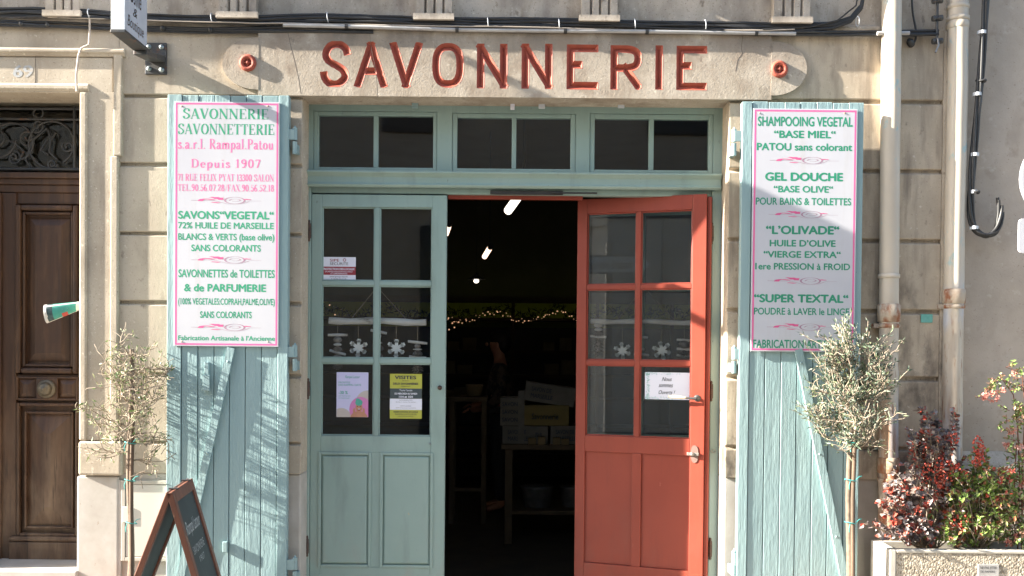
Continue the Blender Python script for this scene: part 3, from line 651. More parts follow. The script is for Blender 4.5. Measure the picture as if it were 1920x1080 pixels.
# ---- carved surround of the house door (left)
S = obj('door_surround', MB().pbox(151, 172, 222, 826, -.008, .2), 'surround', B, .005)
q = MB(); q.pbox(212, 100, 228, 292, -.0185, .05); q.pbox(206, 292.5, 220, 826, -.0175, .05); obj('moulding', q, 'surround', S, .006, 3)
q = MB(); q.pbox(148, 172, 162, 826, -.019, .05); obj('moulding', q, 'surround', S, .009, 3)
q = MB(); q.pbox(-560, 105, 211.5, 171, -.0075, .2); obj('head_block', q, 'surround', S, .004)
q = MB()
xa, xb = X(-560, -.06, 100), P(228, 98, -.06).x
zt, zb = Z(92, 0, 120), Z(107, 0, 120)
q.extx([(.0, zb), (-.012, zb), (-.02, zb+.012), (-.028, zb+.018), (-.028, zt-.008), (-.018, zt), (.0, zt)], xa, xb); obj('moulding', q, 'surround', S, .004)
q = MB(); zt, zb = Z(157, 0, 120), Z(172, 0, 120)
q.extx([(.05, zb), (-.01, zb), (-.02, zb+.012), (-.02, zt-.012), (-.0078, zt), (.05, zt)], xa, P(162, 165, -.04).x); obj('moulding', q, 'surround', S, .004)
crack([(68, 92), (66, 118), (66, 150), (64, 172)], -.0085, S, .001)
q = MB(); q.pbox(146, 828, 227, 892, -.027, .1); obj('pilaster_base', q, 'surround', S, .012, 3)
q = MB(); q.pbox(143, 893, 222, 1180, -.006, .2); obj('plinth_block', q, 'plinth', S, .01)
q = MB(); q.box(-4.6, X(-200, 0), -.01, .34, 0, Z(168, 0, 100)); obj('wall', q, 'stone', B)
q = MB(); q.pbox(-200, 172, -140, 1180, -.012, .2); obj('door_surround', q, 'surround', B, .006)
text('69', 24, 62, 122, 145, -.0082, 'stencil', S, .02, name='house_number')
# recess lining, soffit and step
yD = .27
q = MB(); q.box(X(149, 0), xs0, .2005, .34, 0, Z(172, 0, 100)); obj('wall', q, 'stone', B)
q = MB().box(X(-200), X(149), -.02, .36, -.02, Z(1064, .05, 70)); obj('door_step', q, 'plinth', B, .01)

# ---- the panelled house door
zd0, zd1 = Z(1060, yD, 70), Z(326, yD, 70)
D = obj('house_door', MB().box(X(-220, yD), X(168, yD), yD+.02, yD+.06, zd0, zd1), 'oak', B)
q = MB()
q.pbox(-180, 322, 160, 333, yD-.035, yD+.019); q.pbox(-180, 333.5, 160, 345, yD-.02, yD+.019); q.pbox(-180, 345.5, 160, 360, yD-.01, yD+.019)
q.pbox(2, 361, 30, 1060, yD-.012, yD+.019); q.pbox(-14, 361, 1, 1060, yD-.03, yD+.019)
q.pbox(30.5, 361, 160, 383, yD, yD+.019); q.pbox(30.5, 702, 160, 752, yD, yD+.019)
q.pbox(148, 383.5, 160, 701.5, yD, yD+.019); q.pbox(148, 752.5, 160, 1006, yD, yD+.019)
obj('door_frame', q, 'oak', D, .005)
def raised_panel(px0, py0, px1, py1, Y, inset, rise, par, m='oak'):
    x0, x1, z0, z1 = R(px0, py0, px1, py1, Y); q = MB()
    i = inset; vs = [(x0, Y, z0), (x1, Y, z0), (x1, Y, z1), (x0, Y, z1), (x0+i, Y-rise, z0+i), (x1-i, Y-rise, z0+i), (x1-i, Y-rise, z1-i), (x0+i, Y-rise, z1-i)]
    q.add(vs, [(0, 1, 5, 4), (1, 2, 6, 5), (2, 3, 7, 6), (3, 0, 4, 7), (4, 5, 6, 7)])
    return obj('panel', q, m, par)
def mould_rect(px0, py0, px1, py1, Y, wd, rise, par, m='oak', name='moulding'):
    x0, x1, z0, z1 = R(px0, py0, px1, py1, Y); q = MB()
    q.box(x0, x0+wd, Y-rise, Y+.01, z0, z1); q.box(x1-wd, x1, Y-rise, Y+.01, z0, z1)
    q.box(x0+wd, x1-wd, Y-rise, Y+.01, z0, z0+wd); q.box(x0+wd, x1-wd, Y-rise, Y+.01, z1-wd, z1)
    return obj(name, q, m, par, min(wd, rise)*.4, 3)
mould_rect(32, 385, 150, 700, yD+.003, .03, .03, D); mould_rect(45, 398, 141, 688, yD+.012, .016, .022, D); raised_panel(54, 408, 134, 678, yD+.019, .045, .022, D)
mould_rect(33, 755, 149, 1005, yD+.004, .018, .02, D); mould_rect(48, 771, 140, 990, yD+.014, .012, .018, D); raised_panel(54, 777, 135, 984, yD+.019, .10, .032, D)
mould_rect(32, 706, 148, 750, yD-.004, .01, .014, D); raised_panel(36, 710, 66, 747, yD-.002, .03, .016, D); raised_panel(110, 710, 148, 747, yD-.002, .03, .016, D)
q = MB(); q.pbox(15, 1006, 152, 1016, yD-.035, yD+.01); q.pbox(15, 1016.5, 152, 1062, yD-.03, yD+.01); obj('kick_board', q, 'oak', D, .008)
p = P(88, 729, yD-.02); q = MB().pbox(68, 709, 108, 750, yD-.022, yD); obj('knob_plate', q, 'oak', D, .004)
q = MB().lathe((p.x, yD-.022, p.z), (0, -1, 0), [(0, .05), (.008, .05), (.012, .044), (.014, .036), (.026, .036), (.036, .03), (.042, .02), (.043, .012), (.048, .01), (.05, 0)], 24)
obj('door_knob', q, 'brass', D)
# fanlight: glass and wrought-iron scrolls
q = MB().box(X(-200, yD), X(165, yD), yD+.03, yD+.034, zd1, Z(190, yD, 70)); obj('fanlight_pane', q, 'glass', D)
q = MB().box(X(-220, yD), X(170, yD), yD+.5, yD+.52, 0, Z(170, yD, 70)); q.box(X(-220, yD), X(170, yD), .345, yD+.5, Z(168, yD, 70), Z(160, yD, 70)); obj('hallway_wall', q, 'interior', B)
gr = MB()
def iron(pts, r=.006): gr.tube([P(x, y, yD) for x, y in pts], r, 6)
def spiral(cx, cy, r0, r1, a0, a1, n=26): return [(cx+(r0+(r1-r0)*i/n)*math.cos(rad(a0+(a1-a0)*i/n)), cy+(r0+(r1-r0)*i/n)*math.sin(rad(a0+(a1-a0)*i/n))) for i in range(n+1)]
iron([(-200, 220), (150, 224)], .008); iron([(-200, 316), (150, 318)], .01); iron([(140, 200), (140, 320)], .008); iron([(-200, 202), (150, 204)], .008)
gr.torus(P(72, 212, yD), (0, 1, 0), .026, .005)
iron(spiral(28, 275, 52, 20, 200, 360+120)); iron(spiral(52, 258, 16, 3, 90, 560)); iron(spiral(26, 296, 14, 3, -90, 420))
iron(spiral(98, 270, 46, 40, 90, 360+60)); iron(spiral(98, 308, 10, 3, 0, 540)); iron(spiral(70, 236, 14, 3, 150, -330)); iron(spiral(128, 274, 12, 3, 200, -240))
iron(spiral(-10, 262, 40, 8, 0, 500)); iron([(60, 318), (48, 300), (62, 262), (88, 240), (96, 262), (92, 285), (108, 300)]); iron([(96, 262), (92, 240), (104, 250), (96, 262)]); iron([(14, 262), (30, 270), (44, 284), (36, 302)]); iron([(88, 262), (76, 282), (90, 290)])
gq = obj('fanlight_grille', gr, 'iron', D)

# ---- shop front joinery (transom, frame) set back in the opening
yF = .16
T = obj('door_frame', MB(), 'frame', B)
def fill(o, mb, m, bevel=0):
    me = o.data; me.clear_geometry(); me.from_pydata([tuple(v) for v in mb.v], [], mb.f)
    if bevel:
        b = o.modifiers.new('bevel', 'BEVEL'); b.width = bevel; b.segments = 2; b.limit_method = 'ANGLE'; b.angle_limit = rad(40)
q = MB()
zt0 = Z(322, yF)
ztop = zlint0+.02
q.box(xjl-.03, X(581, yF, 700), yF+.002, yF+.08, 0, zt0-.0); q.box(X(1332, yF, 700), xjr+.03, yF+.002, yF+.08, 0, zt0)
q.box(X(581, yF, 700)+.0003, X(1332, yF, 700)-.0003, yF+.02, yF+.08, Z(364, yF), zt0)
fill(T, q, 'frame', .004)
zb0, zb1 = Z(354, yF), Z(324, yF)
q = MB().extx([(yF+.002, zb0), (yF-.02, zb0), (yF-.03, zb0+.012), (yF-.022, zb0+.022), (yF-.022, zb1-.03), (yF-.045, zb1-.012), (yF-.045, zb1-.002), (yF+.002, zb1+.004)], X(570, yF-.03, 340), X(1353, yF-.03, 340))
obj('cornice_rail', q, 'frame', T, .003)
tr = MB()
sash = [(588, 209, 819, 321, (597, 216, 700, 313), (709, 217, 812, 314)), (848, 213, 1079, 322, (857, 220, 959.5, 315), (968, 221, 1070, 317)), (1106, 214, 1337, 324, (1115, 222.6, 1217, 318), (1226, 223, 1329, 319))]
TW = obj('transom_window', MB(), 'frame', B)
zbot = zt0+.0005
q = MB(); edges = []
xr = [xjl-.03]
for s_ in sash:
    x0, x1, z0, z1 = R(s_[0], s_[1], s_[2], s_[3], yF); edges.append((x0, x1, z0, z1))
prev = xjl-.03
for x0, x1, z0, z1 in edges:
    q.box(prev, x0-.001, yF, yF+.05, zbot, ztop); q.box(x0-.001+.0002, x1+.001-.0002, yF, yF+.05, z1+.001, ztop); q.box(x0-.0008, x1+.0008, yF, yF+.05, zbot, z0-.001); prev = x1+.001
q.box(prev, xjr+.03, yF, yF+.05, zbot, ztop)
fill(TW, q, 'frame', .002)
for s_, (x0, x1, z0, z1) in zip(sash, edges):
    a = R(*s_[4], yF); b = R(*s_[5], yF); q = MB(); y0 = yF+.004
    q.box(x0, a[0], y0, yF+.045, z0, z1); q.box(b[1], x1, y0, yF+.045, z0, z1); q.box(a[1], b[0], y0, yF+.04, (a[2]+b[2])/2, (a[3]+b[3])/2)
    za, zc = (a[2]+b[2])/2, (a[3]+b[3])/2
    q.box(a[0], b[1], y0, yF+.045, z0, za); q.box(a[0], b[1], y0, yF+.045, zc, z1)
    sh = obj('sash', q, 'frame', TW, .003)
    for r_ in (a, b):
        obj('pane', MB().box(r_[0]-.004, r_[1]+.004, yF+.022, yF+.026, za-.004, zc+.004), 'glass', sh)
for px, py, wd, hh, mm in ((778, 195, 6, 7, 'ironpaint'), (961, 199, 4, 6, 'paper'), (1016, 198, 6, 5, 'tie'), (1165, 197, 6, 5, 'tie')):
    q = MB().pbox(px-wd, py-hh, px+wd, py+hh, yF-.05, yF-.035); q.pbox(px-wd*.5, py-hh-5, px+wd*.5, py-hh+2, yF-.047, yF-.038); obj('clip', q, mm, TW, .002)

# ---- door leaves
LP = {k: R(a, b, c, d, .17) for k, (a, b, c, d) in dict(all=(582, 365, 835, 1150), p1=(603.5, 388, 702.5, 526.5), p2=(711.5, 388, 810.5, 526.5), r2=(603, 535, 702, 671.5), r3=(602, 680.5, 701, 817), b1=(597, 848, 695, 1063), b2=(713, 849, 811, 1064)).items()}
LW = LP['all'][1]-LP['all'][0]; LZ1 = LP['all'][3]; LZ0 = .03
def leaf(parent, xf, front, back, gl, raised, label=None, dz=0):
    LZ1 = LP['all'][3]+dz
    x0 = LP['all'][0]
    a, b, r2, r3 = LP['p1'], LP['p2'], LP['r2'], LP['r3']; c, d = LP['b1'], LP['b2']
    u = [a[0]-x0, a[1]-x0, b[0]-x0, b[1]-x0]
    zr = [(a[2], a[3]), (r2[2], r2[3]), (r3[2], r3[3])]
    zp0, zp1 = (c[2]+d[2])/2, (c[3]+d[3])/2
    th = .05; q = MB(xf)
    for mi, y0, y1 in ((0, 0, .016), (1, .0165, th)):
        q.m = mi; e = 0 if mi == 0 else .0005
        pu = [c[0]-x0, c[1]-x0, d[0]-x0, d[1]-x0]
        q.box(0+e, u[0], y0, y1, LZ0, LZ1-e); q.box(u[3], LW-e, y0, y1, LZ0, LZ1-e)
        q.box(u[0], u[3], y0, y1, zr[0][1], LZ1-e); q.box(u[0], u[3], y0, y1, zp1, zr[2][0]); q.box(u[0], u[3], y0, y1, LZ0, zp0)
        yy = y0+(.003 if mi == 0 else 0); 
        q.box(u[1], u[2], yy, y1-.002, zr[2][0], zr[0][1])
        for k in (0, 1):
            q.box(u[0], u[1], yy, y1-.002, zr[k+1][1], zr[k][0]); q.box(u[2], u[3], yy, y1-.002, zr[k+1][1], zr[k][0])
        q.box(pu[1], pu[2], y0+.001, y1, zp0, zp1)
    o = obj('door_leaf', q, [front, back], parent, .0025)
    if label: o['label'] = label
    for k in range(3):
        for i in (0, 2):
            g = MB(xf).box(u[i]-.003, u[i+1]+.003, .0185, .0215, zr[k][0]-.003, zr[k][1]+.003); obj('pane', g, gl, o)
    # glazing beads
    q = MB(xf); w_ = .007
    for k in range(3):
        for i in (0, 2):
            xa, xb, za, zb = u[i], u[i+1], zr[k][0], zr[k][1]
            for (p0, p1, z0, z1) in ((xa, xa+w_, za, zb), (xb-w_, xb, za, zb), (xa+w_, xb-w_, za, za+w_), (xa+w_, xb-w_, zb-w_, zb)): q.box(p0, p1, .008, .018, z0, z1)
    obj('glazing_bead', q, front, o, .002)
    for (pa, pb) in ((pu[0], pu[1]), (pu[2], pu[3])):
        q = MB(xf); y1 = th-.004
        if raised:
            i = .022; r_ = .012
            q.box(pa-.002, pa+i*.6, -.006, y1, zp0-.002, zp1+.002); q.box(pb-i*.6, pb+.002, -.006, y1, zp0-.002, zp1+.002)
            q.box(pa+i*.6, pb-i*.6, -.006, y1, zp0-.002, zp0+i*.6); q.box(pa+i*.6, pb-i*.6, -.006, y1, zp1-i*.6, zp1+.002)
            vs = [(pa+i*.6, .008, zp0+i*.6), (pb-i*.6, .008, zp0+i*.6), (pb-i*.6, .008, zp1-i*.6), (pa+i*.6, .008, zp1-i*.6)]
            j = i*.6+.012; vs += [(pa+j, -.004, zp0+j), (pb-j, -.004, zp0+j), (pb-j, -.004, zp1-j), (pa+j, -.004, zp1-j)]
            q.add(vs, [(0, 1, 5, 4), (1, 2, 6, 5), (2, 3, 7, 6), (3, 0, 4, 7), (4, 5, 6, 7)])
            obj('panel', q, front, o, .003)
        else:
            q.box(pa, pb, .013, y1, zp0, zp1); obj('panel', q, front, o, .002)
    return o
xfL = Matrix.Translation((LP['all'][0], .17, 0))
leafL = leaf(B, xfL, 'frame', 'frame', 'glass', True, 'closed sage green door leaf with six panes')
# folded-back pair on the right: middle leaf shows its red inner side, right leaf stands behind it
a = P(1081, 600, .35); b = P(1323, 600, .12)
yaw = math.atan2(b.y-a.y, b.x-a.x); sc = math.hypot(b.x-a.x, b.y-a.y)/LW
xfM = Matrix.Translation((a.x, a.y, 0)) @ Matrix.Rotation(yaw, 4, 'Z') @ Matrix.Diagonal((sc, 1, 1, 1))
leafM = leaf(B, xfM, 'red', 'frame', 'glassdoor', False, 'folded back door leaf painted coral red on its inner side', .012)
a2 = Vector((a.x+.012, a.y+.06, 0)); b2 = Vector((X(1330, .26), .262, 0)); yaw2 = math.atan2(b2.y-a2.y, b2.x-a2.x)
xfR = Matrix.Translation(a2) @ Matrix.Rotation(yaw2, 4, 'Z') @ Matrix.Diagonal(((b2-a2).length/LW, 1, 1, 1))
leafR = leaf(B, xfR, 'frame', 'red', 'glassdoor', False)
# edge lip of the red leaf
q = MB(xfM).box(LW+.0005, LW+.022, .014, .04, LZ0, LZ1); obj('edge_lip', q, 'red', leafM, .004)
obj('red_rebate', MB().box(X(838, .215), X(1090, .215), .21, .2395, Z(373.5, .21, 960), Z(364, .21, 960)+.02), 'red', T, .002)
# hinges
def butt(px, py0, py1, Y, par, m='brownhinge'):
    p0, p1 = P(px, py0, Y), P(px, py1, Y); L_ = p0.z-p1.z
    q = MB().lathe((p0.x, Y, p1.z), (0, 0, 1), [(0, .002), (.006, .007), (.014, .005), (.02, .0095), (L_*.33, .0095), (L_*.34, .008), (L_*.35, .0095), (L_*.66, .0095), (L_*.67, .008), (L_*.68, .0095), (L_-.02, .0095), (L_-.014, .005), (L_-.006, .007), (L_, .002)], 10)
    return obj('hinge', q, m, par)
for px, y0, y1 in ((580, 412, 453), (578, 709, 749), (576, 1004, 1044)): butt(px, y0, y1, .163, leafL)
for px, y0, y1 in ((1335, 417, 459), (1334, 714, 753), (1332, 1008, 1050)): butt(px, y0, y1, yF-.004, T)
p = P(824.5, 727, .165); q = MB().lathe((p.x, .172, p.z), (0, -1, 0), [(0, .012), (.006, .012), (.008, .007), (.02, .009), (.028, .008), (.03, 0)], 12); obj('knob', q, 'brownhinge', leafL)
p = P(806, 832, .165); q = MB().ball((p.x, .168, p.z), .006); obj('stud', q, 'bolt', leafL)
# lever and lock on the red leaf (local x along the leaf)
def ml(u, y, z): return xfM @ Vector((u*LW, y, z))
zl = Z(746, .17, 1310); 
q = MB().lathe(ml(.945, .0, zl), xfM.to_3x3() @ Vector((0, -1, 0)), [(0, .018), (.003, .017), (.005, .009), (.03, .0085), (.032, 0)], 14)
q.tube([ml(.945, -.028, zl), ml(.90, -.032, zl), ml(.86, -.032, zl+.002)], [.0075, .006, .0055], 8); h = obj('lever_handle', q, 'iron', leafM)
q = MB().tube([ml(.865, -.032, zl+.002), ml(.82, -.034, zl+.004), ml(.76, -.034, zl+.006), ml(.735, -.033, zl+.008)], [.006, .0085, .009, .006], 10); obj('grip', q, 'ivory', h)
zk = Z(850, .17, 1305)
q = MB(xfM); zz = np.linspace(0, 2*math.pi, 25)[:-1]
q.prism([(LW*.93+.020*math.cos(t)*(1+.25*abs(math.sin(t))**2), zk+.046*math.sin(t)) for t in zz], -.005, .001)
k = obj('lock_plate', q, 'lockgrey', leafM, .002)
q = MB(xfM).box(LW*.875, LW*.965, -.014, -.0052, zk-.008, zk+.008); q.xf = None
q.lathe(ml(.915, -.013, zk), xfM.to_3x3() @ Vector((0, -1, 0)), [(0, .011), (.008, .01), (.012, .007), (.013, 0)], 12); obj('bolt', q, 'nickel', k, .002)
q = MB(); c = P(1338, 846, yF-.004); q.torus(c, (0, 1, 0), .009, .0015, 16, 6); q.tube([c-Vector((.01, 0, 0)), c-Vector((.04, -.004, 0))], .0012, 6); obj('hook', q, 'nickel', T)
# door closer above
q = MB().pbox(919, 357.5, 1056, 364.5, yF-.0, yF+.0195); q.pbox(1036, 360, 1120, 363, yF-.012, yF-.001); obj('door_closer', q, 'black', T, .003)
# ---- shutters folded open against the wall
def shutter(px0, px1, pyt, joints, brace, boards_label, Yf):
    q = MB()
    x0, x1, _, z1 = R(px0, pyt, px1, 700, Yf); z1 = (P(px0, pyt, Yf).z+P(px1, pyt, Yf).z)/2; z0 = .12
    xs = [x0]+[X(j, Yf) for j in joints]+[x1]
    sh = MB(); worn = MB(); zc = z1-.16
    for i, (p, r_) in enumerate(zip(xs[:-1], xs[1:])):
        g = .0016; t0, t1 = random.uniform(-.0012, .0012), random.uniform(-.0012, .0012)
        edge = i in (0, len(xs)-2)
        ya, yb = Yf+t0+(0 if edge else .004), Yf+t1+(0 if edge else .004)
        ns = 14; zz = [z0+(z1-z0)*k/ns+(random.uniform(-.004, .0) if k == ns else 0) for k in range(ns+1)]
        vs = []; 
        for z_ in zz: vs += [(p+g, ya+random.uniform(-.0004, .0004), z_), (r_-g, yb+random.uniform(-.0004, .0004), z_), (r_-g, Yf+.042, z_), (p+g, Yf+.042, z_)]
        fs = [(0, 3, 2, 1), (4*ns, 4*ns+1, 4*ns+2, 4*ns+3)]
        for k in range(ns):
            o_ = 4*k
            fs += [(o_, o_+1, o_+5, o_+4), (o_+1, o_+2, o_+6, o_+5), (o_+2, o_+3, o_+7, o_+6), (o_+3, o_, o_+4, o_+7)]
        sh.add(vs, fs)
        if not edge and random.random() < .0: pass
    sh.box(x0+.01, x1-.01, Yf+.0425, Yf+.052, z0+.01, z1-.012)
    o = obj('shutter', sh, 'shutter', B, .0022, 1)
    o['label'] = boards_label
    (bx0, by0), (bx1, by1) = brace; d = P(bx1, by1, Yf)-P(bx0, by0, Yf); d = Vector((d.x, 0, d.z)).normalized(); n_ = Vector((-d.z, 0, d.x))*.019
    p0, p1 = P(bx0, by0, Yf), P(bx1, by1, Yf)+d*.25
    q = MB(); pts = [p0+n_, p0-n_, p1-n_, p1+n_]; pts = [(v.x, v.z) for v in pts]
    ar = sum(pts[i][0]*pts[(i+1) % 4][1]-pts[(i+1) % 4][0]*pts[i][1] for i in range(4))
    if ar < 0: pts.reverse()
    q.prism(pts, Yf-.014, Yf+.003); br = obj('brace', q, 'shutter', o, .003)
    q = MB()
    for t in (.05, .38, .68): q.ball(p0+(p1-p0)*t+Vector((0, -.014, 0)), .006, 8, 5, (1, .6, 1))
    obj('nail', q, 'ironpaint', br)
    return o, x0, x1, z1
shL, lx0, lx1, lz1 = shutter(313, 541, 177.5, (340, 370.5, 401, 430, 460, 490, 520), ((434, 652), (340, 1078)), 'pale blue green shutter with a twiggy shadow across its boards', -.072)
shR, rx0, rx1, rz1 = shutter(1388.5, 1617, 190.5, (1406, 1436, 1466, 1495.5, 1526, 1556, 1586), ((1496, 655), (1581, 1078)), 'pale blue green shutter behind the leafy olive tree', -.10)
# strap hinges and pins on the shutters
def strap_hinge(sh, xa, xb, py, pxc, Y):
    z = P(pxc, py, Y).z; q = MB()
    q.box(min(xa, xb), max(xa, xb), Y-.014, Y-.006, z-.026, z+.026)
    q.tube([(xb, Y, z-.026), (xb, Y, z+.034)], .0125, 10)
    q.tube([(xb, Y, z+.034), (xb, Y, z+.046)], [.008, .003], 8)
    h = obj('strap_hinge', q, 'ironpaint', sh, .002)
    q = MB().tube([(xb, Y, z-.095), (xb, Y, z-.034)], .012, 12); q.box(xb-.012, xb+.012, Y+.005, .01, z-.09, z-.045); obj('hinge_pin', q, 'ironpaint', h, .002)
for py in (253, 660, 1058): strap_hinge(shL, lx1-.01, P(553, py, -.055).x, py, 551, -.055)
for py in (256, 664, 1046): strap_hinge(shR, rx0+.01, P(1376.5, py, -.08).x, py, 1376, -.08)
q = MB(); q.pbox(383, 679, 391, 735, -.085, -.068); q.pbox(380, 703, 393, 733, -.09, -.086); obj('latch', q, 'ironpaint', shL, .003)
q = MB(); q.ball(P(421, 1020, -.077), .01); q.pbox(417, 1016, 426, 1036, -.087, -.07); obj('latch', q, 'ironpaint', shL, .003)

# ================================================================== ENAMEL SIGNS ON THE SHUTTERS
def enamel(label, a, b, c, d, Y):
   
    s_ = thing('painted_sign', label, 'sign', ((P(a, b, Y).x+P(c, b, Y).x)/2, Y, P((a+c)/2, d, Y).z), 'painted signs on the shutters')
    x0, x1, z0, z1 = R(a, b, c, d, Y); obj('panel', MB().box(x0, x1, Y, Y+.0075, z0, z1), 'sign', s_, .0015)
    i, wd = .006, .0085; Yb = Y-.0002; q = MB()
    q.box(x0+i, x0+i+wd, Yb, Y, z0+i, z1-i); q.box(x1-i-wd, x1-i, Yb, Y, z0+i, z1-i); q.box(x0+i+wd, x1-i-wd, Yb, Y, z0+i, z0+i+wd); q.box(x0+i+wd, x1-i-wd, Yb, Y, z1-i-wd, z1-i)
    obj('border', q, 'pink', s_)
    for px, py in ((a+14, b+8), (c-21, b+8), (a+14, d-9), (c-21, d-9)): obj('screw', MB().ball(P(px, py, Y-.0005), .0045, 8, 5, (1, .5, 1)), 'rust', s_)
    return s_, Y-.00025
sg, Ys = enamel('white painted sign with green and pink lettering hung on the left shutter', 326.5, 191, 523, 649.5, -.081)
serif('SAVONNERIE', 342.7, 503, 204, 223, Ys, 'green', sg); serif('SAVONNETTERIE', 333.5, 514, 232.5, 252, Ys, 'green', sg)
serif('s.a.r.l. Rampal.Patou', 333.5, 512.5, 260.5, 279.5, Ys, 'pinkl', sg); serif('Depuis 1907', 358.5, 488.5, 298.5, 314.5, Ys, 'pinkl', sg, .12)
serif('71 RUE FELIX PYAT 13300 SALON', 333.5, 513.5, 326.5, 339.5, Ys, 'pinkl', sg); serif('TEL.90.56.07.28/FAX.90.56.52.18', 333.5, 513.5, 346, 358.5, Ys, 'pinkl', sg)
for y_ in (376, 487.5, 614): ornament(358.5, 490, y_, Ys, sg)
for t_, a, b, c, d, bo in (('SAVONS\u201cVEGETAL\u201c', 334, 513.5, 396, 411, .03), ('72% HUILE DE MARSEILLE', 334, 513.5, 417, 429, .022), ('BLANCS & VERTS (base olive)', 334, 514.5, 438, 450.5, .02), ('SANS COLORANTS', 358.5, 489, 459, 471.5, .022),
        ('SAVONNETTES de TOILETTES', 334.5, 515, 505.5, 520.5, .02), ('& de PARFUMERIE', 345, 499, 532.5, 547, .03), ('(100% VEGETALES:COPRAH,PALME,OLIVE)', 334, 515, 559.5, 571.5, .015), ('SANS COLORANTS', 375, 472, 584, 596.5, .022), ('Fabrication Artisanale \u00e0 l\u2019Ancienne', 334, 515.5, 629.5, 638.5, .018)):
    text(t_, a, b, c, d, Ys, 'green', sg, bo)
sg, Ys = enamel('white painted sign with all green capitals hung on the right shutter', 1410, 204, 1605, 659.5, -.109)
for t_, a, b, c, d, bo in (('SHAMPOOING VEGETAL', 1421, 1599, 219, 237, .022), ('\u201cBASE MIEL\u201c', 1451, 1567, 245, 259, .025), ('PATOU sans colorant', 1419, 1598, 268.5, 282.5, .025), ('GEL DOUCHE', 1434.5, 1581, 323.5, 339.5, .035),
        ('\u201cBASE OLIVE\u201c', 1450.5, 1562, 348.5, 361, .025), ('POUR BAINS & TOILETTES', 1417, 1596, 371, 384.5, .02), ('\u201cL\u2019OLIVADE\u201c', 1436, 1574, 423.5, 439.5, .035), ('HUILE D\u2019OLIVE', 1443, 1567, 450, 462.5, .03),
        ('\u201cVIERGE EXTRA\u201c', 1431.5, 1576.5, 471, 483.5, .028), ('1ere PRESSION \u00e0 FROID', 1416, 1594, 493.5, 506, .025), ('\u201cSUPER TEXTAL\u201c', 1413.5, 1591, 552, 567.5, .035), ('POUDRE \u00e0 LAVER le LINGE', 1413.5, 1592.5, 577.5, 590.5, .02), ('FABRICATION ARTISANALE', 1412, 1598, 637.5, 653, .02)):
    text(t_, a, b, c, d, Ys, 'dgreen', sg, bo)
for y_, a, b in ((301, 1443, 1573), (402.5, 1441, 1571), (527, 1439, 1569), (613.5, 1437.5, 1568)): ornament(a, b, y_, Ys, sg)

# ================================================================== PROJECTING SIGN
pA = P(235, 57, -.50); xR = pA.x; zB = pA.z
hs = thing('hanging_sign', 'weathered white projecting sign on an iron arm above the house door', 'sign', (xR, -.3, zB))
yN, yN2 = -.505, -.225; thk = .062; zt_ = zB+.72
q = MB().box(xR-thk+.004, xR-.004, yN+.004, yN2, zB+.004, zt_); obj('sign_panel', q, 'signwhite', hs, .003)
q = MB().box(xR-thk, xR, yN-.003, yN+.0035, zB, zt_); obj('front_edge', q, 'peelblue', hs, .002)
for za_ in (zB-.012, zt_+.0005): obj('iron_edge', MB().box(xR-thk-.002, xR+.003, yN-.006, yN2+.04, za_, za_+.0145), 'iron', hs, .002)
q = MB()
za_, zb_ = P(305, 106, 0).z, P(305, 118, 0).z
xw0, xw1 = P(281, 112, 0).x, P(312, 112, 0).x
q.add([(xR-thk, yN2-.02, zB-.0125), (xR+.002, yN2-.02, zB-.0125), (xR+.002, yN2-.02, zB-.034), (xR-thk, yN2-.02, zB-.034), (xw0, -.0135, za_), (xw1, -.0135, za_), (xw1, -.0135, zb_), (xw0, -.0135, zb_)], [(0, 3, 2, 1), (4, 5, 6, 7), (0, 1, 5, 4), (1, 2, 6, 5), (2, 3, 7, 6), (3, 0, 4, 7)]); obj('arm', q, 'iron', hs, .003)
x0, x1, z0, z1 = R(272, 80, 312, 139, -.012); q = MB().box(x0, x1, -.013, .002, z0, z1); wp = obj('wall_plate', q, 'iron', hs, .002)
for px, py in ((279.5, 88), (303, 88.5), (279.5, 129), (303.5, 131)):
    p = P(px, py, -.013); q = MB().lathe((p.x, -.013, p.z), (0, -1, 0), [(0, .0125), (.004, .0125), (.0045, .007), (.012, .007), (.013, 0)], 12); obj('bolt', q, 'bolt', wp)
# lettering on the side that faces the doorway
def side_text(body, y0, y1, z0, z1, bold, shear=.25):
    vs, fs = font_mesh(body, bold, shear); xs = [v[0] for v in vs]; ys = [v[1] for v in vs]
    q = MB().add([(xR-.0035, y0+(v[0]-min(xs))/(max(xs)-min(xs))*(y1-y0), z0+(v[1]-min(ys))/(max(ys)-min(ys))*(z1-z0)) for v in vs], fs)
    obj('text_line', q, 'brownink', hs)
side_text('Usine', -.43, -.30, zB+.155, zB+.235, .002); side_text('&', -.40, -.35, zB+.10, zB+.14, .002); side_text('Boutique', -.465, -.27, zB+.02, zB+.088, .002)
q = MB().ball((xR-.003, -.37, zB+.25), .022, 10, 6, (.2, 1, 1)); obj('enamel_spot', q, 'paper', hs)

